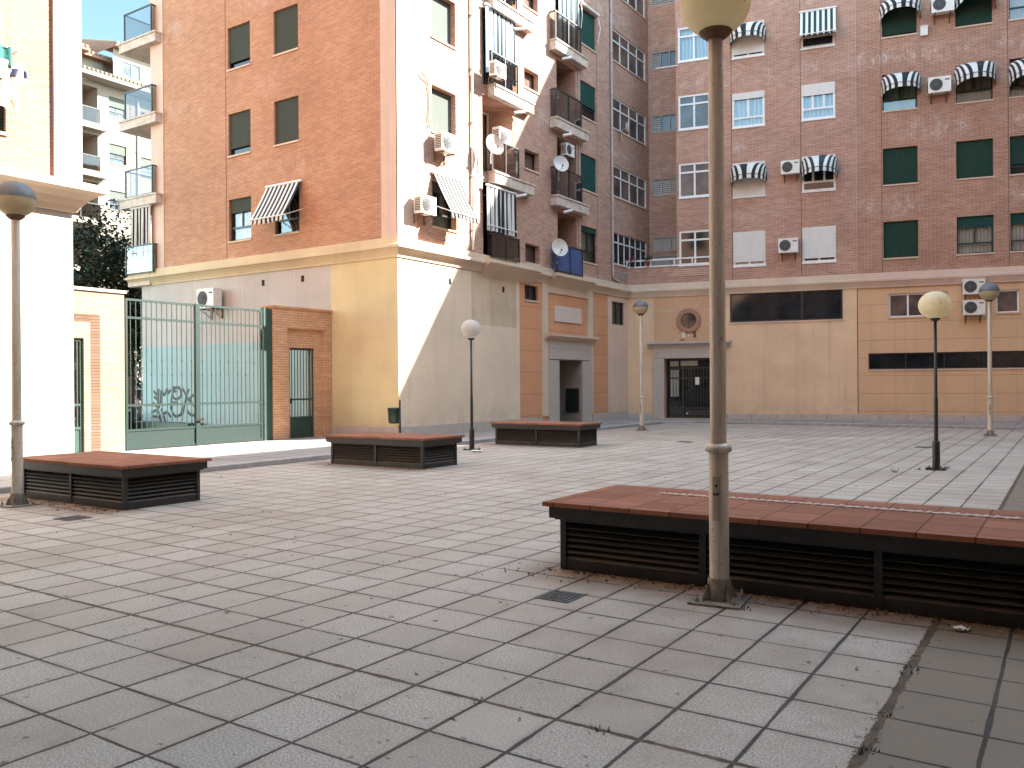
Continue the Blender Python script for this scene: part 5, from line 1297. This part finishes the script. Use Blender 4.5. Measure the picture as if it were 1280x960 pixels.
def tuft(x, y, n, h):
    for k in range(n):
        a = rr.uniform(0,6.28); d = rr.uniform(0,.05); hh = h*rr.uniform(.4,1.1); bx_, by_ = x+d*math.cos(a), y+d*math.sin(a); t = rr.uniform(.3,1.0)*hh
        m.face([(bx_-.004,by_,0),(bx_+.004,by_,0),(bx_+t*math.cos(a),by_+t*math.sin(a),hh)])
for k in range(10): tuft(-1.94+rr.gauss(0,.14), 15.89+rr.gauss(0,.12), 12, .07)
tuft(-2.45, 15.1, 10, .10); tuft(-1.72, 3.25, 12, .022); tuft(-2.35, 3.25, 10, .018)
for k in range(8): tuft(TX+rr.gauss(0,.01), rr.uniform(2.8,5.4), 9, .02)
for k in range(6): tuft(-2.03+rr.gauss(0,.15), 5.55+rr.gauss(0,.1), 7, .03)
for k in range(5): tuft(-11.5+rr.gauss(0,.14), 15.69+rr.gauss(0,.1), 9, .05)
tag(m.build('weeds', M['weed']), 'small weeds sprouting from paving joints and lamp post bases', 'weeds', kind='stuff')

# ================================================================== light, sky, camera
SUN = Vector((1, .95, 1.0)).normalized()
elev = math.asin(SUN.z); az = math.atan2(SUN.x, SUN.y)
wd = bpy.data.worlds.new('World'); scene.world = wd; wd.use_nodes = True; nt = wd.node_tree
bg = nt.nodes['Background']; sk = nt.nodes.new('ShaderNodeTexSky'); sk.sky_type = 'NISHITA'; sk.sun_disc = False
sk.sun_elevation = elev; sk.sun_rotation = az; sk.air_density = 1.0; sk.dust_density = .4; sk.ozone_density = 1.0
tint = nt.nodes.new('ShaderNodeMix'); tint.data_type = 'RGBA'; tint.blend_type = 'MULTIPLY'; tint.inputs[0].default_value = 1.
tint.inputs[7].default_value = (.96, .965, .78, 1.)       # warm tint, takes blue out of the sky's fill light
nt.links.new(sk.outputs[0], tint.inputs[6])
# sky dimmed by direction towards the north-west, so it stays blue above the street
tc = nt.nodes.new('ShaderNodeTexCoord'); dp = nt.nodes.new('ShaderNodeVectorMath'); dp.operation = 'DOT_PRODUCT'
dp.inputs[1].default_value = Vector((-.79, .49, .37)).normalized(); nt.links.new(tc.outputs[0], dp.inputs[0])
mr = nt.nodes.new('ShaderNodeMapRange'); mr.interpolation_type = 'SMOOTHSTEP'
for i_, v_ in ((1, .78), (2, .985), (3, 0.), (4, 1.)): mr.inputs[i_].default_value = v_
nt.links.new(dp.outputs['Value'], mr.inputs[0])
gap = nt.nodes.new('ShaderNodeMix'); gap.data_type = 'RGBA'; gap.blend_type = 'MULTIPLY'; gap.inputs[7].default_value = (.27, .295, .30, 1.)
nt.links.new(mr.outputs[0], gap.inputs[0]); nt.links.new(tint.outputs[2], gap.inputs[6]); nt.links.new(gap.outputs[2], bg.inputs[0])
bg.inputs[1].default_value = .13
sl = bpy.data.lights.new('sun', 'SUN'); sl.energy = 3.1; sl.angle = R(.5); sl.color = (1., .95, .87)
so = bpy.data.objects.new('sun', sl); COL.objects.link(so); so.rotation_euler = SUN.to_track_quat('Z', 'Y').to_euler(); so.location = (0, 0, 40)

F_PX, YA, RO = 1059.4, R(33.52), R(-.417)
cam = bpy.data.cameras.new('camera'); co = bpy.data.objects.new('camera', cam); COL.objects.link(co)
cam.sensor_width = 36; cam.lens = 36*F_PX/1280; cam.clip_start = .05; cam.clip_end = 2000
rot = Matrix.Rotation(YA, 3, 'Z'); cr, sr = math.cos(RO), math.sin(RO)
right = rot @ Vector((cr, 0, sr)); up = rot @ Vector((-sr, 0, cr)); fwd = rot @ Vector((0, 1, 0))
mw = Matrix((right, up, -fwd)).transposed().to_4x4(); mw.translation = Vector((0, 0, 1.5)); co.matrix_world = mw
scene.camera = co
vs = scene.view_settings; vs.view_transform = 'Standard'; vs.look = 'None'; vs.gamma = 1; vs.use_curve_mapping = False
vs.exposure = 3.42
scene.render.engine = 'CYCLES'
scene.cycles.max_bounces = 6; scene.cycles.diffuse_bounces = 3; scene.cycles.glossy_bounces = 3; scene.cycles.transparent_max_bounces = 12
scene.cycles.use_denoising = True; scene.cycles.sample_clamp_indirect = 6
